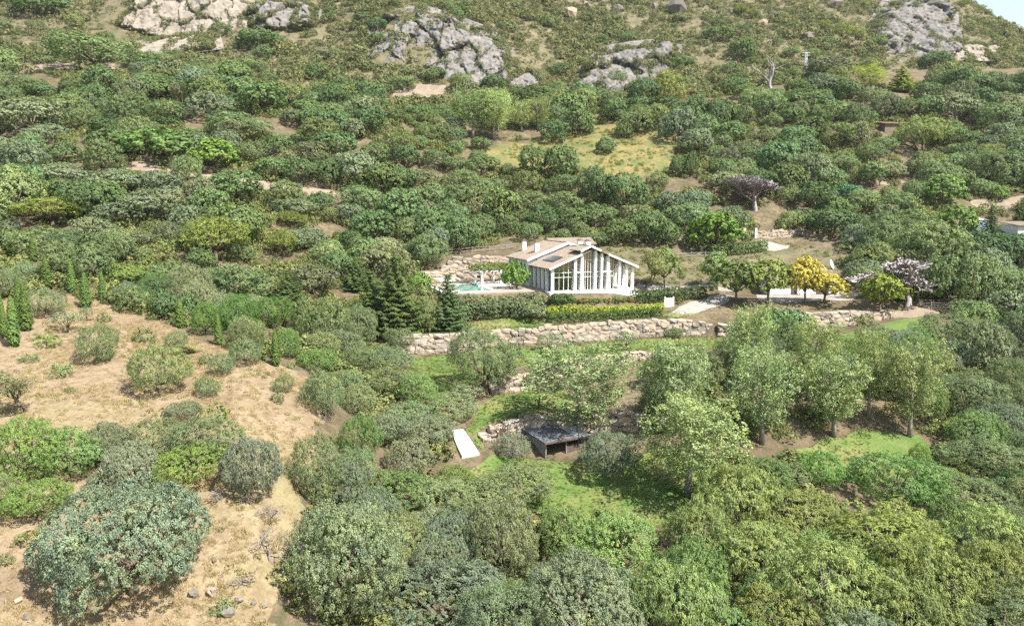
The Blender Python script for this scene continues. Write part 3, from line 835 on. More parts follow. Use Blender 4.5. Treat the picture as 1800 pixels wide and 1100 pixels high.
for s in range(2):     # almond: dark crooked limbs and thin leaf
    segs, tips = branches(450 + s, 4, 0.8, 1.3, 0.13, kids=3, up=0.2, crook=0.4)
    P = np.array([t[0] for t in tips]); O = unit(np.array([t[1] for t in tips]) + np.array([0, 0, 0.3]))
    V = tuft_leaves(P, O, 9 if s == 0 else 44, 0.55, 0.15, 0.42, 0.2, 0.9)
    proto('almond_tree', V, twig_mesh(segs, 't', 'bark', 0.016))
segs, tips = branches(470, 4, 0.7, 2.2, 0.2, kids=2, up=0.35, crook=0.25)    # dead standing tree
proto('dead_tree', None, twig_mesh([x for x in segs if x[1][0] > 0.07], 't', 'grey_twig', 0.03), 'grey_twig', twig_mesh([x for x in segs if x[1][0] <= 0.07], 'c', 'grey_twig', 0.02).mesh('dead_tree_twigs', 'grey_twig'))
for s in range(2):     # low rounded shrub
    lb = dome_lobes(9, 1.2, 0.85, 0.6, (0.4, 0.65), 480 + s, 0.6, squash=0.9)
    P, O = tufts_on_lobes(lb, 5.0, 0.15, 0.78)
    proto('shrub', tuft_leaves(P, O, 8, 0.18, 0.20, 0.5, 0.3, 0.6), limbs_to(lb, 0.3, 0.05, k=5))

# ------------------------------------------------------------------ planting
COL = {  # leaf colour (linear) per kind
 'holm_oak': (0.162, 0.202, 0.133), 'near_oak': (0.171, 0.213, 0.148), 'wild_olive': (0.149, 0.202, 0.098), 'near_olive': (0.164, 0.213, 0.119),
 'carob_tree': (0.112, 0.174, 0.078), 'fig_tree': (0.147, 0.237, 0.078), 'near_leafy': (0.142, 0.214, 0.087), 'olive_tree': (0.189, 0.228, 0.154),
 'pepper_tree': (0.193, 0.239, 0.092), 'golden_tree': (0.303, 0.306, 0.062), 'pine_tree': (0.195, 0.239, 0.064), 'poplar': (0.222, 0.285, 0.135), 'mastic_bush': (0.142, 0.194, 0.091),
 'cypress': (0.112, 0.178, 0.048), 'conifer': (0.086, 0.134, 0.050), 'almond_tree': (0.179, 0.211, 0.096), 'shrub': (0.141, 0.191, 0.081),
 'bare_tree': (0.433, 0.400, 0.431), 'dead_tree': (0.433, 0.400, 0.431)}
COL['near_fig'] = COL['fig_tree']; PROTO['near_fig'] = PROTO['near_leafy']
PROTO['mastic_bush'] = PROTO['wild_olive'] + PROTO['carob_tree']
NAME = {'near_fig': 'fig_tree', 'near_oak': 'holm_oak', 'near_olive': 'wild_olive', 'near_leafy': 'carob_tree'}
CAT = {'shrub': 'shrub', 'mastic_bush': 'bush'}
trees = []      # dict per planted thing: kind, base, W, H, photo box, root
def plant(kind, base, W, H, color=None, var=None, rz=None, label=None, group=None, box=None):
    lst = PROTO[kind]
    me, tm, w, h = lst[random.randrange(len(lst)) if var is None else var % len(lst)]
    nm = NAME.get(kind, kind)
    root = empty(nm, (base[0], base[1], base[2] - 0.15), random.uniform(0, 6.28) if rz is None else rz)
    c = color or COL[kind]
    q = 0.5 if box is not None else 1.0
    k = 1 + q * random.uniform(-0.26, 0.32); y = q * random.uniform(-0.10, 0.14)
    c = (c[0] * k * (1 + y), c[1] * k, c[2] * k * (1 - y))
    rx = random.uniform(0.86, 1.16); sc = (W / w * rx, W / w / rx, H / h)
    if kind not in ('cypress', 'conifer', 'poplar', 'bare_tree', 'dead_tree'): root.rotation_euler = (random.uniform(-0.09, 0.09), random.uniform(-0.09, 0.09), root.rotation_euler.z)
    cr = link('twigs' if kind in ('bare_tree', 'dead_tree') else 'crown', me, root, scale=sc); cr.color = (*c, 1)
    tk = link('trunk', tm, root, scale=sc)
    root['category'] = CAT.get(kind, 'tree')
    px, py = project(base[0], base[1], base[2] + H * 0.55)
    d = dict(listed=box is not None, box=box, kind=kind, base=base, W=W, H=H, root=root, px=px, py=py, wp=W * F / base[1], label=label, color=c, group=group)
    trees.append(d)
    return d
def spot(x0, x1, yt, yb):
    """base point, width and height of a crown that fills a box of the photo"""
    cx = (x0 + x1) / 2; g = ground(cx, yb)
    for _ in range(2):
        D = g[1]; dep = max(0.0, (CZ - g[2]) / D); W = (x1 - x0) * D / F
        g = ground(cx, yb - 0.62 * (W / 2) * (F / D) * dep * 0.9)
    D = g[1]; W = (x1 - x0) * D / F * (1.10 if D < 72 else 1.0)
    H = at(cx, yt, D)[2] - g[2]
    return g, W, max(H, 0.42 * W)
KEY = {'h': 'holm_oak', 'w': 'wild_olive', 'c': 'carob_tree', 'f': 'fig_tree', 'H': 'near_oak', 'm': 'near_leafy', 'W': 'near_olive', 'o': 'olive_tree',
       'k': 'pepper_tree', 'g': 'golden_tree', 'n': 'pine_tree', 'p': 'poplar', 'y': 'cypress', 'e': 'conifer', 'b': 'bare_tree', 'a': 'almond_tree', 's': 'shrub', 'd': 'dead_tree'}
S = 2.9733
TILES = {   # origin in the photo -> lines of "kind x0 x1 top foot" in a three times enlarged view; '#' colour factors, '|' label
(0, 0): '''
h 0 350 500 700 | broad grey holm oak at the left edge, upper slope
h 130 330 645 745
w 380 530 540 670
w 535 740 500 662
c 440 600 440 560
c 820 930 600 670
w 740 1000 540 640
c 1270 1520 440 592 | dark round carob standing alone on pale earth, upper left slope
w 1070 1390 590 722
c 1390 1530 700 830
w 1230 1400 740 842
f 670 1010 670 830
f 1000 1230 720 882 # 1.2 1.15 .8 | bright leafy fig tree right beside the rail fence
w 405 660 730 912 | big soft olive left of the fence's first rails
c 240 410 740 857
h 0 250 740 935
h 230 480 850 962
h 1470 1600 570 652
w 1380 1600 940 1085
c 1470 1640 820 960
c 1620 1784 830 965
w 890 1060 810 972 | grey-green bush in front of the rail fence's gap
c 1100 1370 890 1052
c 240 400 930 1035
h 480 760 880 1005
h 700 940 890 1015
h 640 1000 1000 1130
c 590 640 655 700 # 1.5 1.5 .8
c 1050 1130 70 122
w 300 680 280 360
w 500 580 335 390
w 720 900 270 380
c 1250 1450 180 250
c 1600 1720 330 420
w 1310 1400 315 380
c 100 330 20 75
w 0 120 440 560
m 160 300 430 520
w 1100 1200 120 190''',
(600, 0): '''
p 585 790 455 722 # .8 .85 .8 | darkest poplar, left end of the pale poplar clump below the cliff
p 690 900 485 730 # 1.15 1.15 1.2 | pale feathery poplar in the middle of the clump below the cliff
p 760 880 460 690 # 1.1 1.1 1.1
p 885 1000 520 690 # 1.15 1.12 1.3
p 960 1095 505 680 # 1.15 1.12 1.2 | pale poplar at the right end of the clump below the cliff
c 1150 1330 570 707 | round dark carob above the yellow meadow
w 1085 1180 540 652
c 1020 1190 625 747 | round green bush beside yellow blossom, meadow's left side
c 930 1090 755 925
c 1060 1250 760 928 | big dark twin-headed carob at the foot of the meadow
c 1335 1430 715 802 | small round dark bush alone in the meadow
c 1360 1500 515 630
c 1470 1630 505 600
w 1450 1640 555 692
w 1630 1784 370 545 # 1.5 1.3 1.0 | pale yellow-green feathery tree right of the grey rocks
w 1590 1720 900 982
c 1230 1420 870 1080
c 1380 1590 900 1095
w 890 1080 990 1110
w 1040 1260 1000 1115
c 650 820 810 902
w 400 540 655 745
w 520 640 660 752
c 350 480 540 645
c 460 600 550 655
c 240 330 570 642
c 830 900 850 922
w 1060 1240 910 1012
c 730 850 390 472 | dark bush at the foot of the grey cliff
c 870 960 450 522
w 1060 1190 430 532
w 570 690 380 482
c 1080 1190 330 402
w 660 860 930 1022
w 370 560 950 1080
w 530 700 960 1092
w 0 220 960 1110
c 660 790 715 782
c 1720 1800 810 922
w 1430 1530 620 722
c 440 545 350 425
w 295 375 345 408
c 555 640 30 122
c 140 235 95 165
c 150 240 170 240
w 240 400 400 475
c 1600 1784 510 600
c 1690 1784 300 360
w 1390 1500 370 450
c 520 650 820 890
c 100 250 740 850
c 250 420 760 870
w 420 560 780 880''',
(1200, 0): '''
p 900 1070 340 475 # 1.2 1.15 .7 | bright yellow-green weeping tree below the upper right slope
e 1085 1200 345 482 # 2.3 1.9 1.1 | yellow-green cone-shaped tree below the right crag
c 790 930 420 532 | dark round tree left of the two yellow-green ones
h 650 870 310 402 # .75 .75 .8
d 395 530 280 462 | tall dead grey tree with bare forked limbs
h 1300 1540 480 632 | big grey-green domed tree, right slope
c 1210 1340 430 532
w 1090 1240 510 612
w 920 1060 455 552
w 700 880 530 642
c 500 740 490 572
m 500 700 680 852
w 680 900 640 765
w 700 900 790 902
k 1130 1380 600 792 | large yellowish-green tree, middle of the right slope
c 1330 1480 650 762
c 1480 1580 690 752
k 1510 1680 750 852
w 910 1060 745 842
w 1150 1380 790 922
g 910 1050 840 980 # .55 .75 1.5 | yellow-green tree with a leaning trunk above the bare terrace
b 285 465 945 1095 | round leafless mauve-grey shrub among green ones
c 770 930 960 1042 # .8 1.2 1.5
w 850 1040 990 1110
w 1020 1230 1000 1115
f 1240 1450 910 1065
f 1620 1700 970 1048
w 1150 1250 940 1052
w 270 410 760 862
c 0 70 790 922
w 150 270 700 792
w 340 510 660 762
c 130 330 630 742
c 0 140 500 685
c 120 240 530 690
w 420 520 590 672
c 520 640 560 652
w 240 380 560 652
c 1240 1390 270 358 | dark bush under the pale right-hand crag
c 110 265 135 218 | dark pine-like tree standing high on the scrub slope
c 240 375 195 315
n 705 775 105 165
n 780 870 115 225
n 860 950 140 220
c 735 800 190 240
w 1550 1784 540 702
w 1560 1730 480 562
c 1660 1784 390 462
w 1620 1784 850 982
n 270 340 20 85
n 335 405 45 95
c 1390 1480 190 240
c 1330 1400 120 170
n 1440 1500 0 35
n 1540 1580 40 70
w 530 620 350 420
c 310 400 300 360
w 190 300 320 420
w 960 1060 190 250
c 540 640 420 480
c 630 790 470 540''',
(0, 360): '''
n 110 440 -40 118 | spreading yellow-green pine near the left edge
n 970 1290 60 310 | large yellow-green umbrella pine with open brown limbs
h 380 575 60 212
h 490 760 0 102
h 640 820 130 217
h 810 945 85 192
h 760 900 -10 82
h 0 110 70 152
h 900 1060 0 130
w 220 430 190 400
w 380 600 200 410 | big pale wild olive behind the cypress row
w 80 340 110 262
y 30 65 155 285
y 155 195 165 300
y 222 272 265 440
y 355 402 280 460
y 520 557 345 505
y 422 478 350 540
y 85 132 365 615 | tall cypress, rear of the tight pair on the left
y 108 172 415 660
y 45 107 470 745
y 0 42 500 695
y -15 25 440 605
y 838 862 430 595
y 922 967 485 645
y 1123 1167 565 735
y 1418 1467 645 845 | lone cypress at the lower right end of the row
y 1400 1428 555 645
W 145 340 430 585 # 1.05 1.02 1.15
W -20 130 340 490
o 275 430 550 672 | small round olive on dry ground behind the cypresses
o 430 482 525 612
W 410 615 620 830 # .95 1 .95
s 175 315 660 745 # 1 1.2 .6 | low bright green bush on the dry slope by the cypresses
W 690 985 725 1000 # .98 1 .85 | large airy olive in the middle of the dry field
W 1095 1230 770 895 # .95 1 1.1
W 1190 1380 690 845
W 860 990 650 745
s 500 580 555 612
a 30 250 880 1095 # .6 .6 .6 | nearly bare almond with dark crooked limbs, far left of the dry field
f 1140 1330 460 685 # .8 .9 .8
f 1000 1150 500 685 # .8 .9 .8
f 1300 1540 480 645 # .85 .9 .8
f 1540 1760 750 875
f 1440 1580 640 805
w 1530 1680 480 720
w 1640 1800 490 740
w 760 1000 290 425
w 1100 1400 310 505
w 640 800 220 292
n 1440 1590 30 115
n 1400 1560 120 275
h 1530 1700 120 232
h 1420 1640 -20 62
e 1390 1620 340 525
c 560 760 300 425 # 1.4 1.3 .8
W 1030 1140 890 1005 # .95 1 .9
H 870 1050 1030 1120 # .9 .9 .9
c 800 940 440 600
c 930 1040 460 610
w 600 780 420 560
s 590 630 500 560
c 980 1130 220 350
w 1200 1330 200 300
W 1600 1800 860 1120
W 1430 1540 880 985 # 1 1 .9''',
(0, 730): '''
m -40 300 20 370 # 1.15 1.15 .9 | large fresh green leafy tree at the left edge, lower half
m 200 520 60 340 # 1.1 1.1 1
m 60 340 330 565 # 1.1 1.1 .8
W -60 110 300 525
H 440 660 30 265 # 1.1 1 .9
H 540 840 150 405 # 1.25 1.2 1.35 | pale grey-green oak behind the big foreground oak
H 450 690 290 435
W 640 960 10 250
W 900 1250 0 240
m 780 1180 160 385 # 1.12 1.08 .8
H 1180 1460 110 440 # 1.1 1 1.1 | grey-green oak with rusty lower leaves, right of the field bushes
H 300 1090 395 1045 # .92 1 1.1 | huge low spreading holm oak on dry earth, lower left corner
s 1110 1230 950 1045
W 1540 1800 100 475
s -10 70 710 785
H 1460 2090 450 1080 # 1.0 1.05 1.0 | big bright oak at the bottom, right of the dead brush
s 80 250 590 690 # 1.3 1.1 1
s 860 960 350 420''',
(600, 730): '''
H 330 650 640 975 # 1 1.02 1.1
H 180 900 880 1230 # 1 1 1.05 | wide grey-green oak cut by the bottom edge, left of centre
H 620 1010 440 900 # 1.25 1.15 1 | pale olive-grey oak in the middle of the foreground
m 1040 1340 480 800
m 1200 1660 520 930 # 1.1 1.1 1
m 1290 1570 800 1130
H 980 1330 760 1080 # 1.1 1.08 .95
m 1560 1800 700 1090 # .65 .75 .7
W 540 900 370 520
W 760 1110 260 480 # 1.05 1 .95
H 1240 1540 75 335 # 1.12 1.1 1.1 | dense round olive on the lawn beside the wooden hut
W 220 490 120 325 # 1.2 1.05 1.3
W -30 180 160 410
m 480 690 260 425 # 1 .95 .7 | dark yellow-green bush below the white slab
W 340 600 0 170 # 1.1 1 1.2
W 800 985 85 245 # 1.15 .98 1.35 | greyish bush between the white slab and the hut
m 0 200 0 260 # .9 .9 .8
H -140 180 230 480
m 100 480 290 520''',
(1200, 730): '''
p -250 300 -120 485 | poplar standing alone on the lower lawn, slim grey trunk
k 110 480 250 640 | yellow-green drooping tree with the highest crown, bottom right
k -110 260 450 830
k 370 800 400 680
k 170 630 560 960
n 780 1330 480 930 # .9 .9 1
k 950 1500 640 1160 # .95 .95 .9
k 1400 1850 650 1160 # .9 .9 .9
k 900 1400 860 1300 # .9 .9 .9
c -160 200 620 1110 # 1.1 1.1 1.1
f 850 1320 200 505 # 1.0 1.05 1.1 | big bright fig tree with large leaves, lower right
f 600 850 180 395 # .9 1 .9
f 1170 1300 140 275
W 1360 1760 110 355
W 1330 1720 330 545 # .9 .95 .9
m 1280 1500 440 605 # .7 .8 .7
W 1600 1830 470 650
m 1430 1830 560 760''',
(1200, 360): '''
f 25 315 40 235 # .9 .95 .6 | dense round bright green tree behind the villa drive
g 90 240 240 440 # .45 .68 1.3 | light green slim tree left of the golden trees
g 160 400 290 520 # .42 .60 1.1
g 330 560 275 525 # .62 .74 1.1 | yellow-green tree left of the golden one
g 545 735 270 525 # 1.1 .98 1.1 | golden yellow tree with a bare stem in front of the outbuilding
g 640 835 350 520 # 1.02 .95 1.1
g 920 1135 355 580 # .66 .84 .8 | yellow-green tree at the right end of the gravel yard
b 1060 1300 318 540 # 1 1 1 | leafless mauve-grey tree beside the right-hand gate
w 930 1150 40 255
w 1120 1440 80 335 | massive wild olive casting deep shade, right of the drive
c 1220 1450 260 530
w 1400 1660 250 560
w 1530 1800 330 560
h 1540 1800 440 620
W 1230 1500 560 770
h 1480 1720 620 910
h 1650 1810 560 770
f 1310 1540 0 165 | broad leafy tree beside the blue-grey tank
e 1560 1650 5 180 | dark narrow spruce beside the blue-grey tank
c 1460 1640 130 310 # .7 .75 .8
c 1600 1800 150 330 # .7 .8 .8
e 1735 1800 0 95
p 180 500 520 1000 # 1 1 1
p 480 830 590 1050
p 830 1110 640 1130
p 1000 1370 700 1245 # .95 .95 1 | leaning poplar at the right end of the poplar grove
p -300 190 700 1240 # .95 .95 1
p 180 650 740 1290 # 1 1 1.05
p 570 1010 790 1250 # .95 .95 1
W 1290 1450 770 880 # 1.1 1 1.3
W 1280 1660 860 1120
W 1660 1810 920 1130
c 640 910 20 150
w 600 760 20 130
s 800 900 200 245
w 1150 1230 430 500''',
(600, 360): '''
e 150 440 275 700 # 1.05 1.05 1 | tallest dark conifer left of the pool
e 465 655 365 665 # 1 1 1.1 | dark conifer just in front of the pool
e 10 160 275 450
e 60 260 350 640
w 370 510 480 680
f 350 465 350 455 # 1.1 1.2 .8 | lime green round bush left of the pool
f 850 985 293 445 # 1 1.05 .8 | round leafy tree against the villa's left wall
g 1615 1765 222 440 # .45 .62 1 | green leafy tree right of the villa porch
a 1525 1640 230 440
w 340 560 150 325
w 290 420 60 205
c 370 560 20 210
c 520 700 60 240
c 60 290 30 205
w 640 810 40 185
w 800 930 50 155
w 920 1040 90 185
w 1040 1120 70 155
c 970 1150 0 140
c 1120 1290 10 145
c 1250 1410 -10 125
w 1190 1280 80 175
c 1510 1720 20 205
c 1590 1770 90 210
w 1260 1410 150 205
W 0 210 520 740
W 120 360 730 900
W 0 200 720 900
W 80 420 850 1010
W 0 190 930 1110
W 560 945 640 985 # 1.05 1.02 1 | big leaning olive with deep shade on the lawn
o 1015 1165 668 785 | left one of two small olives on the lawn strip
o 1425 1550 658 765 | right one of two small olives on the lawn strip
o 585 740 935 1045 # .95 1 1
W 430 720 985 1130
s 870 1010 1035 1110
o 950 1110 850 1075
p 950 1550 710 1300 # 1 1 1.05 | poplar growing beside the wooden hut, forked trunk
w 1690 1784 640 700
c 0 110 130 260
W 220 380 640 745'''}
for (ox, oy), txt in TILES.items():
    for ln in txt.strip().split('\n'):
        lab = None; cf = None
        if '|' in ln: ln, lab = ln.split('|')
        if '#' in ln: ln, cf = ln.split('#'); cf = [float(v) for v in cf.split()]
        q = ln.split(); kind = KEY[q[0]]
        x0, x1, yt, yb = [float(v) / S for v in q[1:5]]
        g, W, H = spot(ox + x0, ox + x1, oy + yt, oy + yb)
        if g[1] > 110 and kind in ('near_oak', 'near_leafy', 'near_olive'):
            kind = {'near_oak': 'holm_oak', 'near_leafy': 'carob_tree', 'near_olive': 'wild_olive'}[kind]
        if g[1] < 92 and kind in ('holm_oak', 'wild_olive', 'carob_tree'):
            kind = {'holm_oak': 'near_oak', 'carob_tree': 'near_leafy', 'wild_olive': 'near_olive'}[kind]
        if kind == 'poplar' and g[1] < 150: W *= 0.86 if lab else 0.76
        if kind == 'cypress': W *= 0.92
        if kind == 'bare_tree': W *= 1.3; H *= 1.15
        if kind == 'fig_tree' and g[1] < 112: kind = 'near_fig'
        if kind == 'conifer': W = min(W, H * 0.8)
        c = COL[kind]
        if cf: c = tuple(a * b for a, b in zip(c, cf))
        plant(kind, g, W, H, c, var=(0 if lab and 'bare' in lab else 1) if kind == 'almond_tree' else None, label=lab.strip() if lab else None, box=(ox + x0, ox + x1, oy + yt, oy + yb))
print('LISTED', len(trees))

# ------------------------------------------------------------------ stones, walls, cliffs
def rock_mesh(seed, mat='stone', boxy=0.46):
    g = np.random.default_rng(seed); bm = bmesh.new(); bmesh.ops.create_cube(bm, size=1.0)
    bmesh.ops.subdivide_edges(bm, edges=bm.edges[:], cuts=1, use_grid_fill=True)
    for v in bm.verts:
        p = np.array(v.co); n = p / np.linalg.norm(p)
        q = p * boxy + n * 0.56 * (1 - boxy) + g.normal(size=3) * 0.045
        v.co = q
    me = bpy.data.meshes.new('stone'); bm.to_mesh(me); bm.free(); me.materials.append(M[mat])
    for p in me.polygons: p.use_smooth = False
    return me
STONES = [rock_mesh(500 + i) for i in range(12)]
BOULDERS = [rock_mesh(520 + i, 'boulder', 0.25) for i in range(5)]
def stone_wall(key, label, rowh, wid, depth=0.8, tilt=0.10):
    P = np.array(wall_pts[key]); g = random.Random(key)
    root = empty('stone_wall', tuple(P[0, :3])); tag(root, label, 'stone wall', 'dry stone retaining walls')
    seg = np.hypot(np.diff(P[:, 0]), np.diff(P[:, 1])); cum = np.concatenate([[0], np.cumsum(seg)]); Lt = cum[-1]
    f = lambda s, c: float(np.interp(s, cum, P[:, c]))
    n = 0; z = 0.0; row = 0
    while z < P[:, 3].max():
        rh = g.uniform(*rowh); s = g.uniform(-0.4, 0.2)
        while s < Lt:
            w = g.uniform(wid[0] * 0.7, wid[1] * 1.15) * (1.15 if row == 0 else 1); m = s + w / 2
            top = f(m, 3)
            if z + rh * 0.35 < top:
                hgt = min(rh, top - z + g.uniform(0.0, 0.22)) * g.uniform(0.78, 1.34)
                e = 0.2; dx, dy = f(m + e, 0) - f(m - e, 0), f(m + e, 1) - f(m - e, 1); a = math.atan2(dy, dx)
                back = 0.10 + z * tilt + g.uniform(-0.16, 0.08)
                o = link('stone', STONES[g.randrange(12)], root)
                o.location = (f(m, 0) - math.sin(a) * back - P[0, 0], f(m, 1) + math.cos(a) * back - P[0, 1], f(m, 2) + z + hgt * 0.45 - 0.05 + g.uniform(-0.14, 0.10) - P[0, 2])
                o.rotation_euler = (g.uniform(-0.15, 0.15), g.uniform(-0.2, 0.2), a + g.uniform(-0.15, 0.15))
                o.scale = (w * 1.08, depth * g.uniform(0.9, 1.2), hgt * 1.10); n += 1
            s += w * 0.97
        z += rh * 0.93; row += 1
    return n
stone_wall('upper', 'long wall of big pale boulders between the two upper lawns', (0.55, 0.85), (0.75, 1.55))
stone_wall('middle', 'low stone wall behind the big leaning olive', (0.45, 0.7), (0.6, 1.2))
stone_wall('hut', 'rough stone wall behind the wooden hut', (0.42, 0.7), (0.6, 1.15))
stone_wall('garage', 'stone wall below the golden trees and gravel yard', (0.6, 0.85), (0.9, 1.6))
stone_wall('east', 'short low stone wall at the right of the poplar grove', (0.4, 0.6), (0.7, 1.2))
stone_wall('pool', 'pinkish stone wall directly behind the pool', (0.6, 0.85), (0.9, 1.7))
stone_wall('bank', 'stone wall of large blocks left of the villa roof', (0.65, 0.95), (1.0, 1.9))
stone_wall('drive', 'old mossy stone wall beside the upper driveway', (0.6, 0.85), (0.8, 1.6))

CLIFF_PLANTS = []
def cliff(name, base, top, label, mat='cliff', amp=2.6, n=(160, 80), seed=0, jag=1.0, cat='cliff'):
    B = np.array([at(*p) for p in base]); T = np.array([at(*p) for p in top])
    def along(A, u):
        L = np.concatenate([[0], np.cumsum(np.linalg.norm(np.diff(A, axis=0), axis=1))]); L /= L[-1]
        return np.stack([np.interp(u, L, A[:, i]) for i in range(3)], -1)
    u = np.linspace(0, 1, n[0]); v = np.linspace(-0.12, 1.02, n[1])
    b, t = along(B, u), along(T, u)
    P = b[None] * (1 - v[:, None, None]) + t[None] * v[:, None, None]
    X, Y, Z = P[..., 0], P[..., 1], P[..., 2]
    ln = fbm(X / 12, Z / 16, Y / 12, 4, seed)
    def blocks(sx, sz, sd):
        wx = 0.35 * fbm(X / sx, Z / sx, octs=2, seed=sd + 3); x_, z_ = X / sx + wx, Z / sz + 0.5 * wx
        ix, iz = np.floor(x_), np.floor(z_); best = np.full(X.shape, 9.0); sec = np.full(X.shape, 9.0); val = np.zeros(X.shape)
        for dx in (-1, 0, 1):
            for dz in (-1, 0, 1):
                cx, cz = ix + dx, iz + dz; jx_, jz_ = _hash(cx, cz, cx * 0, sd), _hash(cx, cz, cx * 0, sd + 1)
                ex_, ez_ = x_ - cx - jx_, z_ - cz - jz_; d = np.hypot(ex_, ez_)
                tilt = (_hash(cx, cz, cx * 0, sd + 5) - 0.5) * ex_ * 1.3 + (_hash(cx, cz, cx * 0, sd + 6) - 0.9) * ez_ * 1.2
                h = _hash(cx, cz, cx * 0, sd + 7) + tilt
                u_ = d < best; sec = np.where(u_, best, np.minimum(sec, d)); val = np.where(u_, h, val); best = np.where(u_, d, best)
        return val, np.clip(1 - (sec - best) * 7, 0, 1)
    b1, c1 = blocks(8.5, 14.0, seed * 7 + 1); b2, c2 = blocks(3.0, 6.0, seed * 7 + 2); b3, c3 = blocks(1.1, 1.3, seed * 7 + 3)
    fine = fbm(X / 1.2, Z / 1.2, Y / 1.2, 3, seed + 70)
    U, Vv = np.meshgrid(u, v)
    e = np.minimum(np.minimum(U, 1 - U) / 0.22, np.minimum((Vv + 0.12) / 0.2, (1.02 - Vv) / 0.45))
    k = np.clip(0.5 + 1.8 * (e - 0.45) + 0.55 * fbm(X / 6, Z / 6, Y / 6, 5, seed + 90), 0, 1); k = k * k * (3 - 2 * k)
    disp = (amp * (1.0 * ln + 1.1 * b1 + 0.30 * b2 + 0.12 * b3 + 0.10 * fine - 0.45 * c1 - 0.12 * c2) + 0.2) * k - (1 - k) * 4.5
    Y2 = Y - disp; Z2 = Z + 0.35 * fine * k - 0.35 * amp * (1 - k)
    rnd = np.random.default_rng(seed).uniform(size=k.shape); dens_ = 6.0e4 / (n[0] * n[1]) * 0.008
    pick = ((k > 0.12) & (k < 0.75) & (rnd < 4.5 * dens_)) | ((k >= 0.75) & (c1 > 0.3) & (rnd < 2.4 * dens_))
    CLIFF_PLANTS.extend(np.stack([X, Y2, Z2 - 0.2], -1)[pick])
    q = np.arange(n[0] * n[1]).reshape(n[1], n[0])
    Q = np.stack([q[:-1, :-1], q[:-1, 1:], q[1:, 1:], q[1:, :-1]], -1).reshape(-1, 4)
    o = link(name, mesh_np(name, np.stack([X, Y2, Z2], -1), Q, mat=mat))
    return tag(o, label, cat, 'rock faces on the hillside')
cliff('cliff', [(610,100,286),(680,125,272),(760,148,264),(830,154,262),(890,146,266),(915,125,274)], [(630,35,298),(690,8,302),(740,0,304),(800,18,304),(860,40,302),(905,75,296)],
      'large grey limestone cliff above the pale poplars', amp=3.0, n=(260, 150), seed=1)
cliff('quarry_face', [(190,40,296),(240,52,298),(300,66,297),(360,62,298),(420,52,302),(480,45,306)], [(195,8,312),(240,-30,316),(310,-40,318),(380,-32,318),(430,-10,316),(480,12,314)],
      'pale ochre quarry face at the top left', 'quarry', 1.6, (240, 90), 2)
cliff('cliff', [(430,42,300),(480,50,298),(520,44,300),(560,36,304)], [(430,2,312),(470,-18,316),(520,-14,316),(560,8,312)], 'grey crag right of the ochre quarry', amp=2.6, n=(130, 80), seed=3)
cliff('scree', [(190,100,262),(260,98,264),(330,84,272),(385,78,278)], [(200,78,280),(250,60,290),(330,58,292),(380,58,292)], 'pale rubble slope below the ochre quarry', 'quarry', 0.5, (120, 40), 4, cat='rock')
cliff('rock_outcrop', [(985,176,262),(1040,180,262),(1085,168,268),(1130,148,278),(1200,132,288)], [(1020,110,288),(1060,75,302),(1110,66,304),(1150,62,306),(1205,72,306)], 'broken grey rocks right of the cliff', amp=2.4, n=(180, 90), seed=5, cat='rock')
cliff('rock_outcrop', [(1250,140,276),(1290,132,280),(1330,130,284)], [(1255,118,286),(1290,112,290),(1330,116,290)], 'low pale rocks left of the dead grey tree', amp=1.4, n=(60, 30), seed=6, cat='rock')
cliff('cliff', [(1535,118,304),(1600,116,304),(1650,108,310),(1700,70,330)], [(1535,30,354),(1570,-20,392),(1630,-26,394),(1695,15,374)], 'jagged grey crag near the top right', amp=3.0, n=(170, 140), seed=7)
cliff('cliff', [(1655,108,308),(1700,110,312),(1745,108,316),(1762,100,322)], [(1660,78,326),(1700,70,334),(1745,72,338),(1762,82,332)], 'pale cut cliff face at the right edge of the hill', 'quarry', 1.4, (130, 60), 8)
cliff('rock_outcrop', [(885,155,262),(930,158,262),(965,152,266)], [(890,128,276),(930,120,280),(965,128,278)], 'brownish low cliff between the grey cliff and the broken rocks', amp=1.6, n=(110, 50), seed=12, cat='rock')
for i, (px, py, w) in enumerate([(1085,20,20),(1190,22,34),(1000,30,26),(1340,45,18),(1150,15,16),(1420,70,22),(1360,28,16),(1505,85,20),(1030,15,20),(1470,12,24)]):
    g = ground(px, py); s = w * g[1] / F
    o = link('boulder', BOULDERS[i % 5], loc=(g[0], g[1], g[2] + s * 0.15), rot=(0.1, 0.2, i), scale=(s, s * 0.8, s * 0.75))
    tag(o, ['pale boulder on the high scrub slope, near the top centre', 'wide grey boulder high on the slope, right of top centre', 'grey boulder above the broken rocks', 'small boulder high above the dead grey tree',
            'little boulder at the top edge, right of centre', 'grey boulder right of the dark high trees', 'small rock at the top, above the dark high trees', 'rock left of the jagged crag', 'boulder at the top edge above the cliff\'s right end', 'grey rock at the top edge left of the jagged crag'][i], 'boulder', 'boulders on the scrub slope')
for i, (px, py, w) in enumerate([(340,1046,20),(373,1043,24),(420,1056,16),(446,1061,11),(466,1064,14),(400,1079,26),(377,987,10),(97,942,20),(32,1058,16),(45,1086,13)]):
    g = ground(px, py); s = w * g[1] / F
    o = link('rock', BOULDERS[(i + 2) % 5], loc=(g[0], g[1], g[2] + s * 0.2), rot=(0.1 * i, 0.2, i * 1.3), scale=(s, s * 0.75, s * 0.62))
    tag(o, ['pale rock touching the huge oak, lower left', 'flat rock just right of the huge oak', 'rock right of the small green bush, bottom left', 'small stone next to the rock right of the small bush', 'stone at the edge of the big bright oak\'s shade', 'flat pale rock in front of the small green bush',
            'small stone on the dry field near the dead brush', 'flat stones left of the huge oak\'s top', 'pale stone at the far lower left', 'small stone at the bottom left corner'][i], 'rock', 'rocks on the dry field')

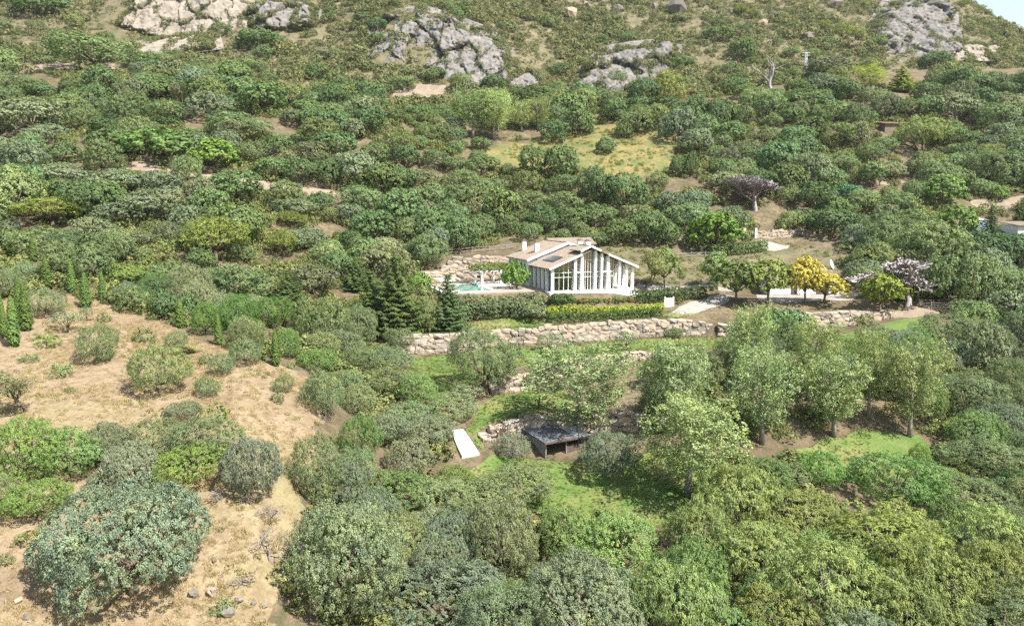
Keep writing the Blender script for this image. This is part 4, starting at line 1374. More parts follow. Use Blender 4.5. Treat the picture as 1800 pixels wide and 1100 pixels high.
# ------------------------------------------------------------------ villa
villa = empty('villa', (HX, HY, HZ), PHI)
tag(villa, 'white villa with a tall glazed gable front and pale tiled roof', 'house')
def loc_of(px, py, D):
    w = at(px, py, D); d = w[:2] - np.array([HX, HY])
    return float(d @ ex), float(d @ ey), float(w[2] - HZ)
Wd, EA, RG, DP = 15.5, 4.0, 7.1, 10.0
RX = Wd / 2
def rz(x): return EA + (RG - EA) * (1 - abs(x - RX) / RX)
mb = MB()      # plinth and terrace slab
mb.box(-0.5, Wd + 0.5, -0.9, DP, -2.2, 0.0); mb.build('plinth', 'white', villa)
mb = MB(); mb.box(-18.5, -0.52, 1.6, 22.5, -0.6, 0.06); mb.box(-0.52, 0.9, 1.6, 9.9, -0.3, 0.05)
mb.build('terrace', 'paving', villa)
mb = MB(); mb.box(1.25, 11.8, 0.6, DP, 0.004, 0.03); mb.build('floor', 'floorin', villa)
mb = MB()      # enclosed walls of the front block
mb.box(1.0, 1.22, 0.6, DP, 0.0, 4.3); mb.box(11.8, 12.0, 5.4, DP, 0.0, 5.2); mb.box(1.22, 11.8, DP - 0.25, DP - 0.02, 0.0, 5.0)
mb.hexa([(1.22, DP - 0.25, 5.0), (11.8, DP - 0.25, 5.0), (11.8, DP - 0.02, 5.0), (1.22, DP - 0.02, 5.0), (7.4, DP - 0.25, 6.8), (8.1, DP - 0.25, 6.8), (8.1, DP - 0.02, 6.8), (7.4, DP - 0.02, 6.8)])
mb.build('wall', 'interior', villa)
for x, y, w, h in ((0.97, 2.0, 1.1, 2.3), (0.97, 4.3, 1.1, 2.3), (0.97, 6.6, 1.3, 2.3), (0.97, 8.8, 1.0, 2.3)):
    mb = MB(); mb.box(x - 0.05, x, y, y + w, 0.06, h); d = mb.build('door', 'dark', villa)
    mb = MB(); mb.box(x - 0.09, x - 0.05, y + 0.06, y + w * 0.46, 0.3, h - 0.12); mb.box(x - 0.09, x - 0.05, y + w * 0.54, y + w - 0.06, 0.3, h - 0.12); mb.build('pane', 'glass', d)
for x, w in ((0.25, 0.46), (4.4, 0.46), (5.65, 0.50), (8.15, 0.42), (9.35, 0.34), (10.55, 0.50), (12.75, 0.40), (14.1, 0.40), (15.28, 0.44)):
    t = rz(x) - 0.12 if not 5.4 < x < 8.4 else 6.85
    mb = MB(); mb.box(x - w / 2, x + w / 2, -0.30, 0.18, 0.0, t); mb.build('column', 'white', villa)
for y in (2.4, 4.3, 6.2, 8.2):
    mb = MB(); mb.box(0.02, 0.45, y - 0.22, y + 0.22, 0.0, 3.95); mb.build('column', 'white', villa)
for y in (3.3, 6.6, 9.6):
    mb = MB(); mb.box(15.06, 15.48, y - 0.2, y + 0.2, 0.0, 3.95); mb.build('column', 'white', villa)
bays = [(0.5, 1.6, 1), (1.6, 4.16, 3), (4.66, 5.4, 1), (5.92, 7.92, 4), (8.38, 9.18, 1), (9.54, 10.28, 1), (10.82, 11.75, 2)]
for x0, x1, n in bays:
    yg = 0.30
    win = empty('window', (0, 0, 0)); win.parent = villa
    tops = lambda x: (rz(x) - 0.35) if not 5.4 < x < 8.4 else 6.9 + 0.55 * (1 - abs(x - 6.9) / 1.4) - 0.25
    mb = MB()
    for k in range(n + 1):
        x = x0 + (x1 - x0) * k / n; mb.box(x - 0.03, x + 0.03, yg - 0.06, yg + 0.06, 0.05, tops(min(max(x, x0), x1)) - 0.03)
    for z in (0.10, 2.35, 3.15, 5.2):
        if z < min(tops(x0), tops(x1)) - 0.15: mb.box(x0 + 0.045, x1 - 0.045, yg - 0.05, yg + 0.05, z - 0.03, z + 0.03)
    mb.build('frame', 'white', win)
    for k in range(n):
        a, b = x0 + (x1 - x0) * k / n + 0.05, x0 + (x1 - x0) * (k + 1) / n - 0.05
        mb = MB(); mb.hexa([(a, yg - 0.01, 0.12), (b, yg - 0.01, 0.12), (b, yg + 0.01, 0.12), (a, yg + 0.01, 0.12), (a, yg - 0.01, tops(a)), (b, yg - 0.01, tops(b)), (b, yg + 0.01, tops(b)), (a, yg + 0.01, tops(a))])
        mb.build('pane', 'glass', win)
for x0, x1 in ((4.63, 5.4), (9.52, 10.3)):
    mb = MB(); mb.box(x0, x1, -0.2, 0.14, 3.05, 3.3); mb.build('beam', 'white', villa)
mb = MB(); mb.box(11.85, 11.88, 0.36, 5.38, 0.05, 5.0); mb.build('side_pane', 'glass', villa)
mb = MB()      # sofa-like blocks and a stair inside, seen through the glass
mb.box(2.2, 4.2, 4.0, 5.0, 0.03, 0.8); mb.box(6.0, 7.6, 6.0, 7.0, 0.03, 0.9); mb.box(9.0, 11.2, 5.0, 6.2, 0.03, 2.6)
mb.build('furniture', 'fabric', villa)

def roof_plane(mbx, a, b, c, d, ribs, amp=0.045, th=0.14):
    """corrugated slope: a-b along the eave, d-c along the ridge"""
    a, b, c, d = map(Vector, (a, b, c, d)); nrm = (b - a).cross(d - a).normalized()
    if nrm.z < 0: nrm = -nrm
    n = ribs * 2; m = 10; o = len(mbx.v)
    for j in range(m + 1):
        for i in range(n + 1):
            p = (a.lerp(b, i / n)).lerp(d.lerp(c, i / n), j / m) + nrm * (amp * (1 if i % 2 else -1) + 0.02 * (j % 2))
            mbx.v.append(tuple(p))
    for j in range(m):
        for i in range(n):
            q = o + j * (n + 1) + i; mbx.f.append((q, q + 1, q + n + 2, q + n + 1))
    k = nrm * -th; mbx.add([a + k, b + k, c + k, d + k], [(3, 2, 1, 0)])
    for p, q in ((a, b), (b, c), (c, d), (d, a)):
        mbx.add([p + k, q + k, q + nrm * 0.0, p + nrm * 0.0], [(0, 1, 2, 3)])
ov = 0.55
def gable(name, x0, x1, y0, y1, ze, zr, xr, ribs, parent=villa):
    mb = MB(); roof_plane(mb, (x0, y0, ze), (x0, y1, ze), (xr, y1, zr), (xr, y0, zr), ribs)
    roof_plane(mb, (x1, y1, ze), (x1, y0, ze), (xr, y0, zr), (xr, y1, zr), ribs)
    mb.tube([(xr, y0, zr + 0.03), (xr, y1, zr + 0.03)], 0.13, 8)
    return mb.build(name, 'tiles', parent)
sl = (RG - EA) / RX
roof = gable('roof', -ov, Wd + ov, -0.75, DP, EA - sl * ov + 0.15, RG + 0.15, RX, 30)
def verge(x0, z0, x1, z1, y, parent, h=0.30, w=0.16):
    mb = MB(); mb.beam((x0, y, z0), (x1, y, z1), w, h); return mb.build('fascia', 'white', parent)
zz = lambda x: EA + sl * (RX - abs(x - RX)) + 0.08
verge(-ov, zz(-ov), 5.35, zz(5.35), -0.82, roof); verge(Wd + ov, zz(Wd + ov), 10.3, zz(10.3), -0.82, roof)
# raised glazed bay
bay = gable('bay_roof', 5.1, 8.75, -0.95, 4.0, 6.85, 7.62, 6.92, 14)
verge(5.05, 6.80, 6.92, 7.62, -1.02, bay); verge(8.8, 6.80, 6.92, 7.62, -1.02, bay)
# rear wing, higher and longer
RW = dict(x0=-0.35, x1=15.9, y0=DP + 0.02, y1=21.3)
rearroof = gable('rear_roof', RW['x0'] - 0.4, RW['x1'] + 0.4, RW['y0'] - 0.3, RW['y1'] + 0.4, 4.75, 7.75, 7.2, 34)
verge(RW['x0'] - 0.4, 4.68, 7.2, 7.70, RW['y0'] - 0.40, rearroof, 0.42, 0.2); verge(RW['x1'] + 0.4, 4.68, 7.2, 7.70, RW['y0'] - 0.40, rearroof, 0.42, 0.2)
mb = MB()
mb.box(RW['x0'], RW['x1'], RW['y0'], RW['y1'], 0.0, 4.55)
mb.hexa([(0.2, RW['y0'] + 0.02, 4.55), (15.2, RW['y0'] + 0.02, 4.55), (15.2, RW['y1'] - 0.02, 4.55), (0.2, RW['y1'] - 0.02, 4.55), (6.9, RW['y0'] + 0.02, 7.35), (7.6, RW['y0'] + 0.02, 7.35), (7.6, RW['y1'] - 0.02, 7.35), (6.9, RW['y1'] - 0.02, 7.35)])
mb.build('rear_wall', 'wall_grey', villa)
for y in (11.2, 13.2, 15.4, 17.6, 19.8):
    for z in (0.7, 2.9):
        mb = MB(); mb.box(RW['x0'] - 0.05, RW['x0'] - 0.012, y, y + 0.95, z, z + 1.35); w = mb.build('window', 'white', villa)
        mb = MB(); mb.box(RW['x0'] - 0.075, RW['x0'] - 0.052, y + 0.08, y + 0.44, z + 0.08, z + 1.27); mb.box(RW['x0'] - 0.075, RW['x0'] - 0.052, y + 0.51, y + 0.87, z + 0.08, z + 1.27); mb.build('pane', 'solar', w)
# tower-like back range on the right
mb = MB(); mb.box(9.0, 18.0, 21.4, 27.0, 0, 6.9); mb.build('back_wall', 'wall_grey', villa)
mb = MB(); roof_plane(mb, (8.6, 21.0, 6.9), (18.4, 21.0, 6.9), (18.4, 24.2, 8.1), (8.6, 24.2, 8.1), 24); roof_plane(mb, (18.4, 27.4, 6.9), (8.6, 27.4, 6.9), (8.6, 24.2, 8.1), (18.4, 24.2, 8.1), 24)
mb.build('back_roof', 'tiles', villa)
def chimney(px, py_top, D, h, w=0.75):
    x, y, z = loc_of(px, py_top, D)
    mb = MB(); mb.box(x - w / 2, x + w / 2, y - w / 2, y + w / 2, z - h, z - 0.28); c = mb.build('chimney', 'white', villa)
    mb = MB(); mb.box(x - w / 2 - 0.12, x + w / 2 + 0.12, y - w / 2 - 0.12, y + w / 2 + 0.12, z - 0.28, z - 0.14); mb.box(x - w / 3, x + w / 3, y - w / 3, y + w / 3, z - 0.14, z); mb.build('cap', 'redclay', c)
chimney(943.5, 423, 138, 3.2); chimney(921, 421, 144, 3.0); chimney(1019, 420, 142, 2.6); chimney(1033, 421, 139, 2.8, 0.85)
# solar panels on the left slope of the front block
sp_ = empty('solar_panel', (0, 0, 0)); sp_.parent = villa
for k in range(4):
    y0 = 2.7 + k * 1.28; x0, x1 = 1.5, 3.35
    mb = MB(); z0, z1 = zz(x0) + 0.22, zz(x1) + 0.22
    mb.hexa([(x0, y0, z0), (x1, y0, z1), (x1, y0 + 1.2, z1), (x0, y0 + 1.2, z0), (x0, y0, z0 + 0.06), (x1, y0, z1 + 0.06), (x1, y0 + 1.2, z1 + 0.06), (x0, y0 + 1.2, z0 + 0.06)])
    mb.build('module', 'solar', sp_)
# pool
pool = empty('swimming_pool', (*hpos(-11.8, 10.6), HZ), PHI); tag(pool, 'rectangular green-water swimming pool beside the villa', 'pool')
mb = MB(); mb.box(-2.8, 2.8, -6.4, 6.4, 0.02, 0.075); mb.build('water', 'water', pool)
mb = MB()
for a in ((-3.25, 3.25, -6.85, -6.4), (-3.25, 3.25, 6.4, 6.85), (-3.25, -2.8, -6.4, 6.4), (2.8, 3.25, -6.4, 6.4)): mb.box(*a, 0.0, 0.14)
mb.build('coping', 'concrete', pool)
mb = MB(); mb.box(-6.6, -6.2, -8, 11.5, -1.6, 0.5); o = mb.build('parapet', 'white', pool)
mb = MB(); mb.box(-6.2, 3.2, 11.0, 11.4, 0, 0.9); o = mb.build('back_parapet', 'white', pool)
# ------------------------------------------------------------------ garden furniture, pergola, hedges
def leaf_heap(name, lobes, dens, per, sig, L, asp, color, label, cat, inside=0.8, jit=0.14, group=None, parent=None, low=-0.6):
    P, O = tufts_on_lobes(lobes, dens, jit, inside, low)
    o = link(name, quads_mesh(name, tuft_leaves(P, O, per, sig, L, asp, 0.3, 0.6)), parent)
    o.color = (*color, 1)
    if label: tag(o, label, cat, group)
    return o
def hedge(pix, D, h, w, color, label, L=0.24, rough=0.25, name='hedge', z_of=None, asp=0.55):
    P = [ground(px, py) for px, py in pix]
    lobes = []; g = np.random.default_rng(int(pix[0][0] * 7 + pix[0][1]))
    for a, b in zip(P[:-1], P[1:]):
        n = max(1, int(np.hypot(*(b - a)[:2]) / (w * 0.42)))
        for k in range(n):
            p = a + (b - a) * (k + 0.5) / n; zb = float(hz(p[0], p[1]))
            for s in (-0.28, 0.28):
                q = (b - a)[:2]; q = q / np.hypot(*q); nx_, ny_ = -q[1], q[0]
                for f in (0.22, 0.72):
                    r = w * 0.36 * g.uniform(0.85, 1.15 + rough)
                    lobes.append((np.array([p[0] + nx_ * s * w + g.normal() * rough * 0.4, p[1] + ny_ * s * w + g.normal() * rough * 0.4, zb + h * f * g.uniform(1 - rough * 0.4, 1 + rough * 0.3)]), np.array([r, r, max(r * 0.8, h * 0.33)])))
    return leaf_heap(name, lobes, 8.5, 8, 0.18, L * 0.92, asp, color, label, 'hedge', 0.80, 0.10)
hedge([(800,556),(850,557),(905,556),(955,553)], [119.5,119.5,119.5,120], 2.1, 2.2, (0.135,0.175,0.095), 'loose grey-green oleander hedge along the pool terrace', 0.30, 0.4)
hedge([(806,541),(860,540),(915,539),(952,537)], [122.2,122.2,122.2,122.2], 1.7, 2.0, (0.155,0.185,0.10), 'upper row of the oleander hedge, next to the pool paving', 0.28, 0.4)
hedge([(962,564),(1060,562),(1160,554)], [118.5,119,120.5], 1.25, 1.5, (0.085,0.135,0.045), 'clipped dark green hedge edging the upper lawn', 0.22, 0.12)
hedge([(958,555),(1060,552),(1165,545)], [121.0,121.3,122.3], 1.2, 1.4, (0.26,0.32,0.035), 'clipped yellow-green hedge just below the villa front', 0.22, 0.12)
hedge([(1118,530),(1175,526),(1238,524)], [126.5,127,128.5], 1.8, 2.2, (0.055,0.095,0.035), 'dark dense hedge right of the villa porch', 0.24, 0.15)
hedge([(1248,447),(1300,446),(1343,439)], [158,158,160], 1.9, 2.0, (0.12,0.18,0.07), 'rounded green hedge below the upper driveway', 0.28, 0.2)
hedge([(1188,534),(1196,533)], [123.5,123.8], 1.7, 1.2, (0.11,0.13,0.05), 'ivy clump beside the white gate', 0.22, 0.2)
def mound(px, py, D, w, h, color, label, n=9, name='shrub', stem=0.0, L=0.2):
    p = ground(px, py); zb = p[2]
    lb = dome_lobes(n, w / 2, h * 0.5, h * 0.5 + stem, (w * 0.14, w * 0.22), int(px + py), 0.8)
    root = empty(name, (p[0], p[1], zb)); tag(root, label, 'shrub')
    leaf_heap('crown', lb, 16, 8, 0.16, L * 1.1, 0.55, color, None, None, parent=root)
    limbs_to(lb, 0.25 + stem, 0.06 + stem * 0.05, k=6).build('stem', 'bark', root)
mound(936, 563, 118.4, 4.3, 1.7, (0.15,0.18,0.10), 'small mushroom-shaped oleander at the left end of the clipped hedge', 12, 'oleander', 0.5)
mound(986, 536, 122.0, 4.6, 1.8, (0.07,0.125,0.04), 'dark green dome-shaped bush at the villa\'s front corner', 12)
for i, px in enumerate((1015, 1027, 1041, 1054, 1068, 1082, 1096, 1107)):
    mound(px, 533 - i * 0.4, 123.2 + i * 0.35, 1.2 + 0.35 * (i % 3), 0.7 + 0.15 * (i % 2), [(0.14,0.16,0.05),(0.20,0.19,0.07),(0.11,0.15,0.05)][i % 3],
          ['first', 'second', 'third', 'fourth', 'fifth', 'sixth', 'seventh', 'last'][i] + ' small shrub from the left in the bed below the white plinth', 6, 'bedding_shrub')

perg = empty('pergola', (*hpos(-4.6, 15.2), HZ), PHI); tag(perg, 'white pergola under a leafy vine beside the pool', 'pergola')
for x in (-3.6, 0.0, 3.0):
    for y in (-2.2, 2.2):
        mb = MB(); mb.box(x - 0.17, x + 0.17, y - 0.17, y + 0.17, 0.0, 2.55); mb.build('post', 'white', perg)
for y in (-2.2, 2.2):
    mb = MB(); mb.box(-4.2, 3.6, y - 0.1, y + 0.1, 2.56, 2.78); mb.build('beam', 'white', perg)
for i in range(9):
    x = -4.0 + i * 0.92; mb = MB(); mb.box(x - 0.06, x + 0.06, -2.8, 2.8, 2.79, 2.93); mb.build('rafter', 'wood', perg)
lb = [(np.array([x, y, 3.15 + 0.15 * math.sin(x * 3 + y)]), np.array([0.95, 0.95, 0.5])) for x in np.arange(-4.0, 4.0, 0.8) for y in (-2.4, -1.2, 0, 1.2, 2.4)]
leaf_heap('vine', lb, 4.5, 8, 0.22, 0.28, 0.6, (0.13, 0.17, 0.045), None, None, parent=perg)
deck = MB(); deck.box(-4.6, 4.0, -3.2, 3.2, 0.062, 0.30); deck.build('deck', 'concrete', perg)
tb = empty('garden_table', (*hpos(-3.6, 8.6), HZ + 0.06), PHI); tag(tb, 'dark garden table on the villa\'s pool terrace', 'table')
mb = MB(); mb.box(-1.1, 1.1, -0.5, 0.5, 0.70, 0.76); mb.build('table_top', 'dark_wood', tb)
for x in (-0.95, 0.95):
    for y in (-0.4, 0.4): mb = MB(); mb.box(x - 0.04, x + 0.04, y - 0.04, y + 0.04, 0, 0.70); mb.build('leg', 'dark_wood', tb)
def chair(x, y, rzz, lab):
    c = empty('garden_chair', (*hpos(x, y), HZ + 0.06), PHI + rzz); tag(c, lab, 'chair', 'chairs on the pool terrace')
    mb = MB(); mb.box(-0.28, 0.28, -0.28, 0.28, 0.42, 0.48); mb.build('seat', 'fabric', c)
    mb = MB(); mb.box(-0.28, 0.28, 0.24, 0.29, 0.48, 0.95); mb.build('backrest', 'fabric', c)
    for a in (-0.24, 0.24):
        for b in (-0.24, 0.24): mb = MB(); mb.box(a - 0.02, a + 0.02, b - 0.02, b + 0.02, 0, 0.42); mb.build('leg', 'metal', c)
chair(-4.2, 9.6, 0, 'pale garden chair behind the dark table, pool side'); chair(-3.0, 9.6, 0.1, 'pale garden chair behind the dark table, villa side')
chair(-4.2, 7.6, 3.14, 'pale garden chair in front of the dark table, pool side'); chair(-3.0, 7.6, 3.0, 'pale garden chair in front of the dark table, villa side')
p = at(744, 479, 138.5); lamp = empty('garden_lamp', (p[0], p[1], float(hz(p[0], p[1])))); tag(lamp, 'small pale garden lamp above the pool wall', 'lamp')
mb = MB(); mb.tube([(0, 0, -0.2), (0, 0, 2.0)], 0.09, 8); mb.build('post', 'metal', lamp)
mb = MB(); mb.box(-0.35, 0.5, -0.16, 0.16, 2.0, 2.16); mb.build('lamp_head', 'metal', lamp)

# white gate between hedge and ivy
p = at(1176, 533, 122.8); gt = empty('white_gate', (p[0], p[1], float(hz(p[0], p[1])) - 0.05), 0.25); tag(gt, 'plain white gate set in the dark hedge by the driveway', 'gate')
for x in (-0.62, 0.02): mb = MB(); mb.box(x, x + 0.6, -0.03, 0.03, 0.08, 1.55); mb.build('leaf', 'white', gt)
for x in (-0.86, 0.66): mb = MB(); mb.box(x, x + 0.2, -0.12, 0.12, 0, 1.75); mb.build('post', 'white', gt)

# ------------------------------------------------------------------ outbuilding and its yard
b0 = at(1398, 520, 136); ob = empty('outbuilding', (b0[0], b0[1], float(hz(b0[0], b0[1])) - 0.1), 0.10)
tag(ob, 'low cream outbuilding with a clay tiled roof behind the golden tree', 'outbuilding')
mb = MB(); mb.box(-6.4, 6.4, -2.6, 3.0, 0, 2.7); mb.build('wall', 'white', ob)
mb = MB(); roof_plane(mb, (-6.9, -3.4, 2.55), (6.9, -3.4, 2.55), (6.9, 0.2, 4.1), (-6.9, 0.2, 4.1), 34, 0.07); roof_plane(mb, (6.9, 3.8, 2.55), (-6.9, 3.8, 2.55), (-6.9, 0.2, 4.1), (6.9, 0.2, 4.1), 34, 0.07)
mb.build('roof', 'tiles', ob)
for x, w, h in ((-2.2, 1.1, 2.1), (2.6, 2.4, 2.2)): mb = MB(); mb.box(x, x + w, -2.66, -2.605, 0.05, h); mb.build('door', 'dark_wood', ob)
mb = MB(); mb.box(-5.0, -3.8, -2.65, -2.605, 1.0, 2.1); w = mb.build('window', 'white', ob); mb = MB(); mb.box(-4.9, -3.9, -2.68, -2.652, 1.1, 2.0); mb.build('pane', 'solar', w)
for x in (-6.3, -0.6, 6.3): mb = MB(); mb.box(x - 0.18, x + 0.18, -3.4, -3.04, 0, 2.5); mb.build('pillar', 'white', ob)
p = at(1459, 478, 141); ds = empty('satellite_dish', (p[0], p[1], float(hz(p[0], p[1])))); tag(ds, 'white satellite dish right of the outbuilding roof', 'dish')
zt = at(1457, 465, 141)[2] - float(hz(p[0], p[1]))
mb = MB(); mb.tube([(0, 0, -0.2), (0, 0, zt)], 0.07, 8); mb.build('mast', 'metal', ds)
mb = MB(); o0 = len(mb.v); nrm = Vector((0.75, -0.55, 0.35)).normalized(); ta = nrm.orthogonal().normalized(); tb_ = nrm.cross(ta)
rings = [(0.0, 0.0), (0.4, 0.05), (0.7, 0.15), (0.95, 0.30)]
pts = [Vector((0, 0, zt)) - nrm * 0.0]
for r, d in rings[1:]:
    for k in range(20): a = k * math.pi / 10; pts.append(Vector((0, 0, zt)) + nrm * d + (ta * math.cos(a) + tb_ * math.sin(a)) * r)
fs = [(0, 1 + k, 1 + (k + 1) % 20) for k in range(20)] + [(1 + j * 20 + k, 21 + j * 20 + k, 21 + j * 20 + (k + 1) % 20, 1 + j * 20 + (k + 1) % 20) for j in range(2) for k in range(20)]
mb.add(pts, fs); mb.build('reflector', 'white', ds, True)
mb = MB(); mb.tube([Vector((0, 0, zt)), Vector((0, 0, zt)) + nrm * 0.8], 0.03, 6); mb.build('feed_arm', 'metal', ds)

# ------------------------------------------------------------------ wooden hut
c0 = at(959, 803, 76.3); hut = empty('wooden_hut', (c0[0], c0[1], float(hz(c0[0], c0[1])) - 0.05), 0.50)
tag(hut, 'low dark wooden hut with a flat felt roof on the lower lawn', 'hut')
for k in range(9):
    y = 0.05 + k * 0.44; mb = MB(); mb.box(-0.03, 0.03 + 0.012 * (k % 2), y, y + 0.42, 0.0, 1.75 - 0.03 * (k % 3)); mb.build('board', 'palewood', hut)
for k in range(11):
    x = 0.1 + k * 0.44; mb = MB(); mb.box(x, x + 0.42, 3.95, 4.0 + 0.012 * (k % 2), 0, 1.9); mb.build('board', 'palewood', hut)
for k in range(5):
    x = 2.75 + k * 0.44; mb = MB(); mb.box(x, x + 0.42, 0.0, 0.05 + 0.012 * (k % 2), 0.0, 1.05 + 0.1 * (k % 2)); mb.build('board', 'dark_wood', hut)
for x, y in ((0.0, -0.02), (2.6, -0.02), (5.0, -0.02), (0.06, 4.1), (5.0, 4.1)):
    mb = MB(); mb.box(x - 0.07, x + 0.07, y - 0.07, y + 0.07, 0, 1.82); mb.build('post', 'wood', hut)
for (x0, x1, mt, dz) in ((-0.35, 2.1, 'felt', 0.0), (2.11, 3.7, 'felt', 0.05), (3.71, 5.5, 'metal', 0.02)):
    mb = MB(); z0, z1 = 1.84 + dz, 2.12 + dz
    mb.hexa([(x0, -0.45, z0), (x1, -0.45, z0), (x1, 4.5, z1), (x0, 4.5, z1), (x0, -0.45, z0 + 0.07), (x1, -0.45, z0 + 0.07), (x1, 4.5, z1 + 0.07), (x0, 4.5, z1 + 0.07)])
    mb.build('roof_sheet', mt, hut)
mb = MB(); mb.beam((-0.38, -0.5, 1.84), (5.5, -0.5, 1.84), 0.06, 0.2); mb.build('roof_edge', 'dark_wood', hut)
lt = [(np.array([2.6 + 0.8 * R.normal(), 1.8 + 0.9 * R.normal(), 2.12]), np.array([0.5, 0.4, 0.05])) for _ in range(9)]
leaf_heap('fallen_leaves', lt, 6, 4, 0.2, 0.16, 0.7, (0.26, 0.11, 0.05), None, None, parent=hut, low=-0.1)
LE = [ground(a, b) for a, b in ((794, 758), (799, 775), (805, 791), (812, 806))]; RE = [ground(a, b) for a, b in ((814, 758), (824, 772), (834, 786), (843, 800))]
mb = MB(); vs_ = []
for k, (a, b) in enumerate(zip(LE, RE)):
    zt_ = max(a[2], b[2]) + 0.22
    vs_ += [(a[0], a[1], zt_), (b[0], b[1], zt_), (a[0], a[1], zt_ - 0.5), (b[0], b[1], zt_ - 0.5)]
fs_ = [(0, 1, 3, 2), (14, 15, 13, 12)]
for k in range(3):
    o_ = 4 * k; fs_ += [(o_, o_ + 4, o_ + 5, o_ + 1), (o_, o_ + 2, o_ + 6, o_ + 4), (o_ + 1, o_ + 5, o_ + 7, o_ + 3)]
mb.add(vs_, fs_); tag(mb.build('concrete_slab', 'concrete'), 'white concrete slab path left of the wooden hut', 'path', kind='structure')

# ------------------------------------------------------------------ fences and gates
def fence(pix, label, post=2.6, h=1.25, rails=(0.45, 0.8, 1.15), mat='wood', r=0.055, group='wooden rail fences'):
    P = [ground(a, b) for a, b in pix]; root = empty('rail_fence', tuple(P[0])); tag(root, label, 'fence', group)
    pts = []
    for a, b in zip(P[:-1], P[1:]):
        n = max(1, int(np.hypot(*(b - a)[:2]) / post))
        for k in range(n): pts.append(a[:2] + (b - a)[:2] * k / n)
    pts.append(P[-1][:2])
    q = [Vector((x, y, float(hz(x, y)))) - Vector(P[0]) for x, y in pts]
    for v in q:
        mb = MB(); mb.tube([v - Vector((0, 0, 0.3)), v + Vector((0, 0, h))], r * 1.4, 6); mb.build('post', mat, root)
    for a, b in zip(q[:-1], q[1:]):
        for z in rails:
            mb = MB(); mb.tube([a + Vector((0, 0.06, z)), b + Vector((0, 0.06, z))], r, 5); mb.build('rail', mat, root)
fence([(222,280),(300,295),(385,306),(450,314),(530,326),(610,338)], 'dark wooden rail fence along the dirt track, left slope')
fence([(788,448),(830,444),(890,440),(905,437)], 'grey wooden rail fence above the stone bank, left of the villa', rails=(0.5, 1.05), mat='palewood')
fence([(1440,412),(1500,408),(1560,405)], 'thin rail fence right of the upper driveway', rails=(0.5, 1.0))
fence([(1615,540),(1640,541),(1668,538)], 'short dark rail fence beside the leafless grey tree', rails=(0.35, 0.8, 1.25), h=1.5, post=2.0)
fence([(1300,448),(1240,452),(1190,455)], 'low rail fence below the round green tree', rails=(0.5, 0.95), mat='palewood')
p = at(1655, 540, 123.5); fg = empty('field_gate', (p[0], p[1], float(hz(p[0], p[1]))), -0.3); tag(fg, 'wooden field gate on the right, beyond the leafless grey tree', 'gate')
for x in (-1.6, 1.6): mb = MB(); mb.tube([(x, 0, -0.3), (x, 0, 1.7)], 0.10, 6); mb.build('post', 'wood', fg)
for z in (0.35, 0.75, 1.15, 1.5): mb = MB(); mb.box(-1.5, 1.5, -0.04, 0.04, z - 0.06, z + 0.06); mb.build('rail', 'wood', fg)
p = at(1318, 424, 165); eg = empty('entrance_gate', (p[0], p[1], float(hz(p[0], p[1]))), 0.2); tag(eg, 'white pillared entrance gate at the upper driveway', 'gate')
for x in (-1.5, 1.3): mb = MB(); mb.box(x - 0.3, x + 0.3, -0.3, 0.3, -0.2, 2.4); mb.build('pillar', 'concrete', eg)
for x in (-0.9, -0.4, 0.1, 0.6): mb = MB(); mb.box(x - 0.05, x + 0.05, -0.04, 0.04, 0.1, 1.7); mb.build('bar', 'metal', eg)
for z in (0.3, 1.5): mb = MB(); mb.box(-1.2, 1.0, -0.075, -0.042, z - 0.05, z + 0.05); mb.build('rail', 'metal', eg)

# ------------------------------------------------------------------ far right: tank, buildings; masts
p = at(1716, 407, 168); zb = float(hz(p[0], p[1])); tk = empty('water_tank', (p[0], p[1], zb)); tag(tk, 'round blue-grey water tank behind the dark spruce', 'tank')
zt = at(1716, 387, 168)[2] - zb
mb = MB(); mb.tube([(0, 0, -1.0), (0, 0, zt)], 2.2, 32); mb.build('tank_wall', 'tankblue', tk)
mb = MB(); mb.tube([(0, 0, zt), (0, 0, zt + 0.1), (0, 0, zt + 0.5)], [2.3, 2.3, 0.3], 32); mb.build('lid', 'metal', tk)
mb = MB(); mb.tube([(-1.2, -2.05, 0), (-1.2, -2.05, zt)], 0.05, 5); mb.tube([(-0.7, -2.25, 0), (-0.7, -2.25, zt)], 0.05, 5)
for k in range(7): mb.tube([(-1.2, -2.05, 0.3 + k * 0.4), (-0.7, -2.25, 0.3 + k * 0.4)], 0.03, 5)
mb.build('ladder', 'white', tk)
p = at(1800, 418, 166); bb = empty('white_building', (p[0], p[1], float(hz(p[0], p[1])) - 0.3)); tag(bb, 'low white building with a tiled edge at the right edge of the view', 'building')
mb = MB(); mb.box(-3.2, 9, -2.5, 4, 0, 2.5); mb.build('wall', 'wall_grey', bb)
mb = MB(); roof_plane(mb, (-3.6, -3, 2.52), (9.4, -3, 2.52), (9.4, 4.4, 3.3), (-3.6, 4.4, 3.3), 26); mb.build('roof', 'tiles', bb)
mb = MB(); mb.box(0.5, 1.6, -2.56, -2.505, 0.9, 2.0); mb.build('window', 'solar', bb)
p = at(1685, 414, 164); rw_ = empty('brown_shed', (p[0], p[1], float(hz(p[0], p[1])) - 0.2)); tag(rw_, 'low brown shed wall under the broad tree beside the tank', 'shed')
mb = MB(); mb.box(-3.0, 2.2, -0.2, 2.5, 0, 1.9); mb.build('wall', 'track', rw_); mb = MB(); mb.box(-3.2, 2.4, -0.5, 2.7, 1.9, 2.0); mb.build('roof', 'dark_wood', rw_)
p = ground(1578, 226); fr_ = empty('farm_building', (p[0], p[1], p[2] - 1.3), 0.1); tag(fr_, 'half-hidden farm building with a red clay roof, right slope', 'building')
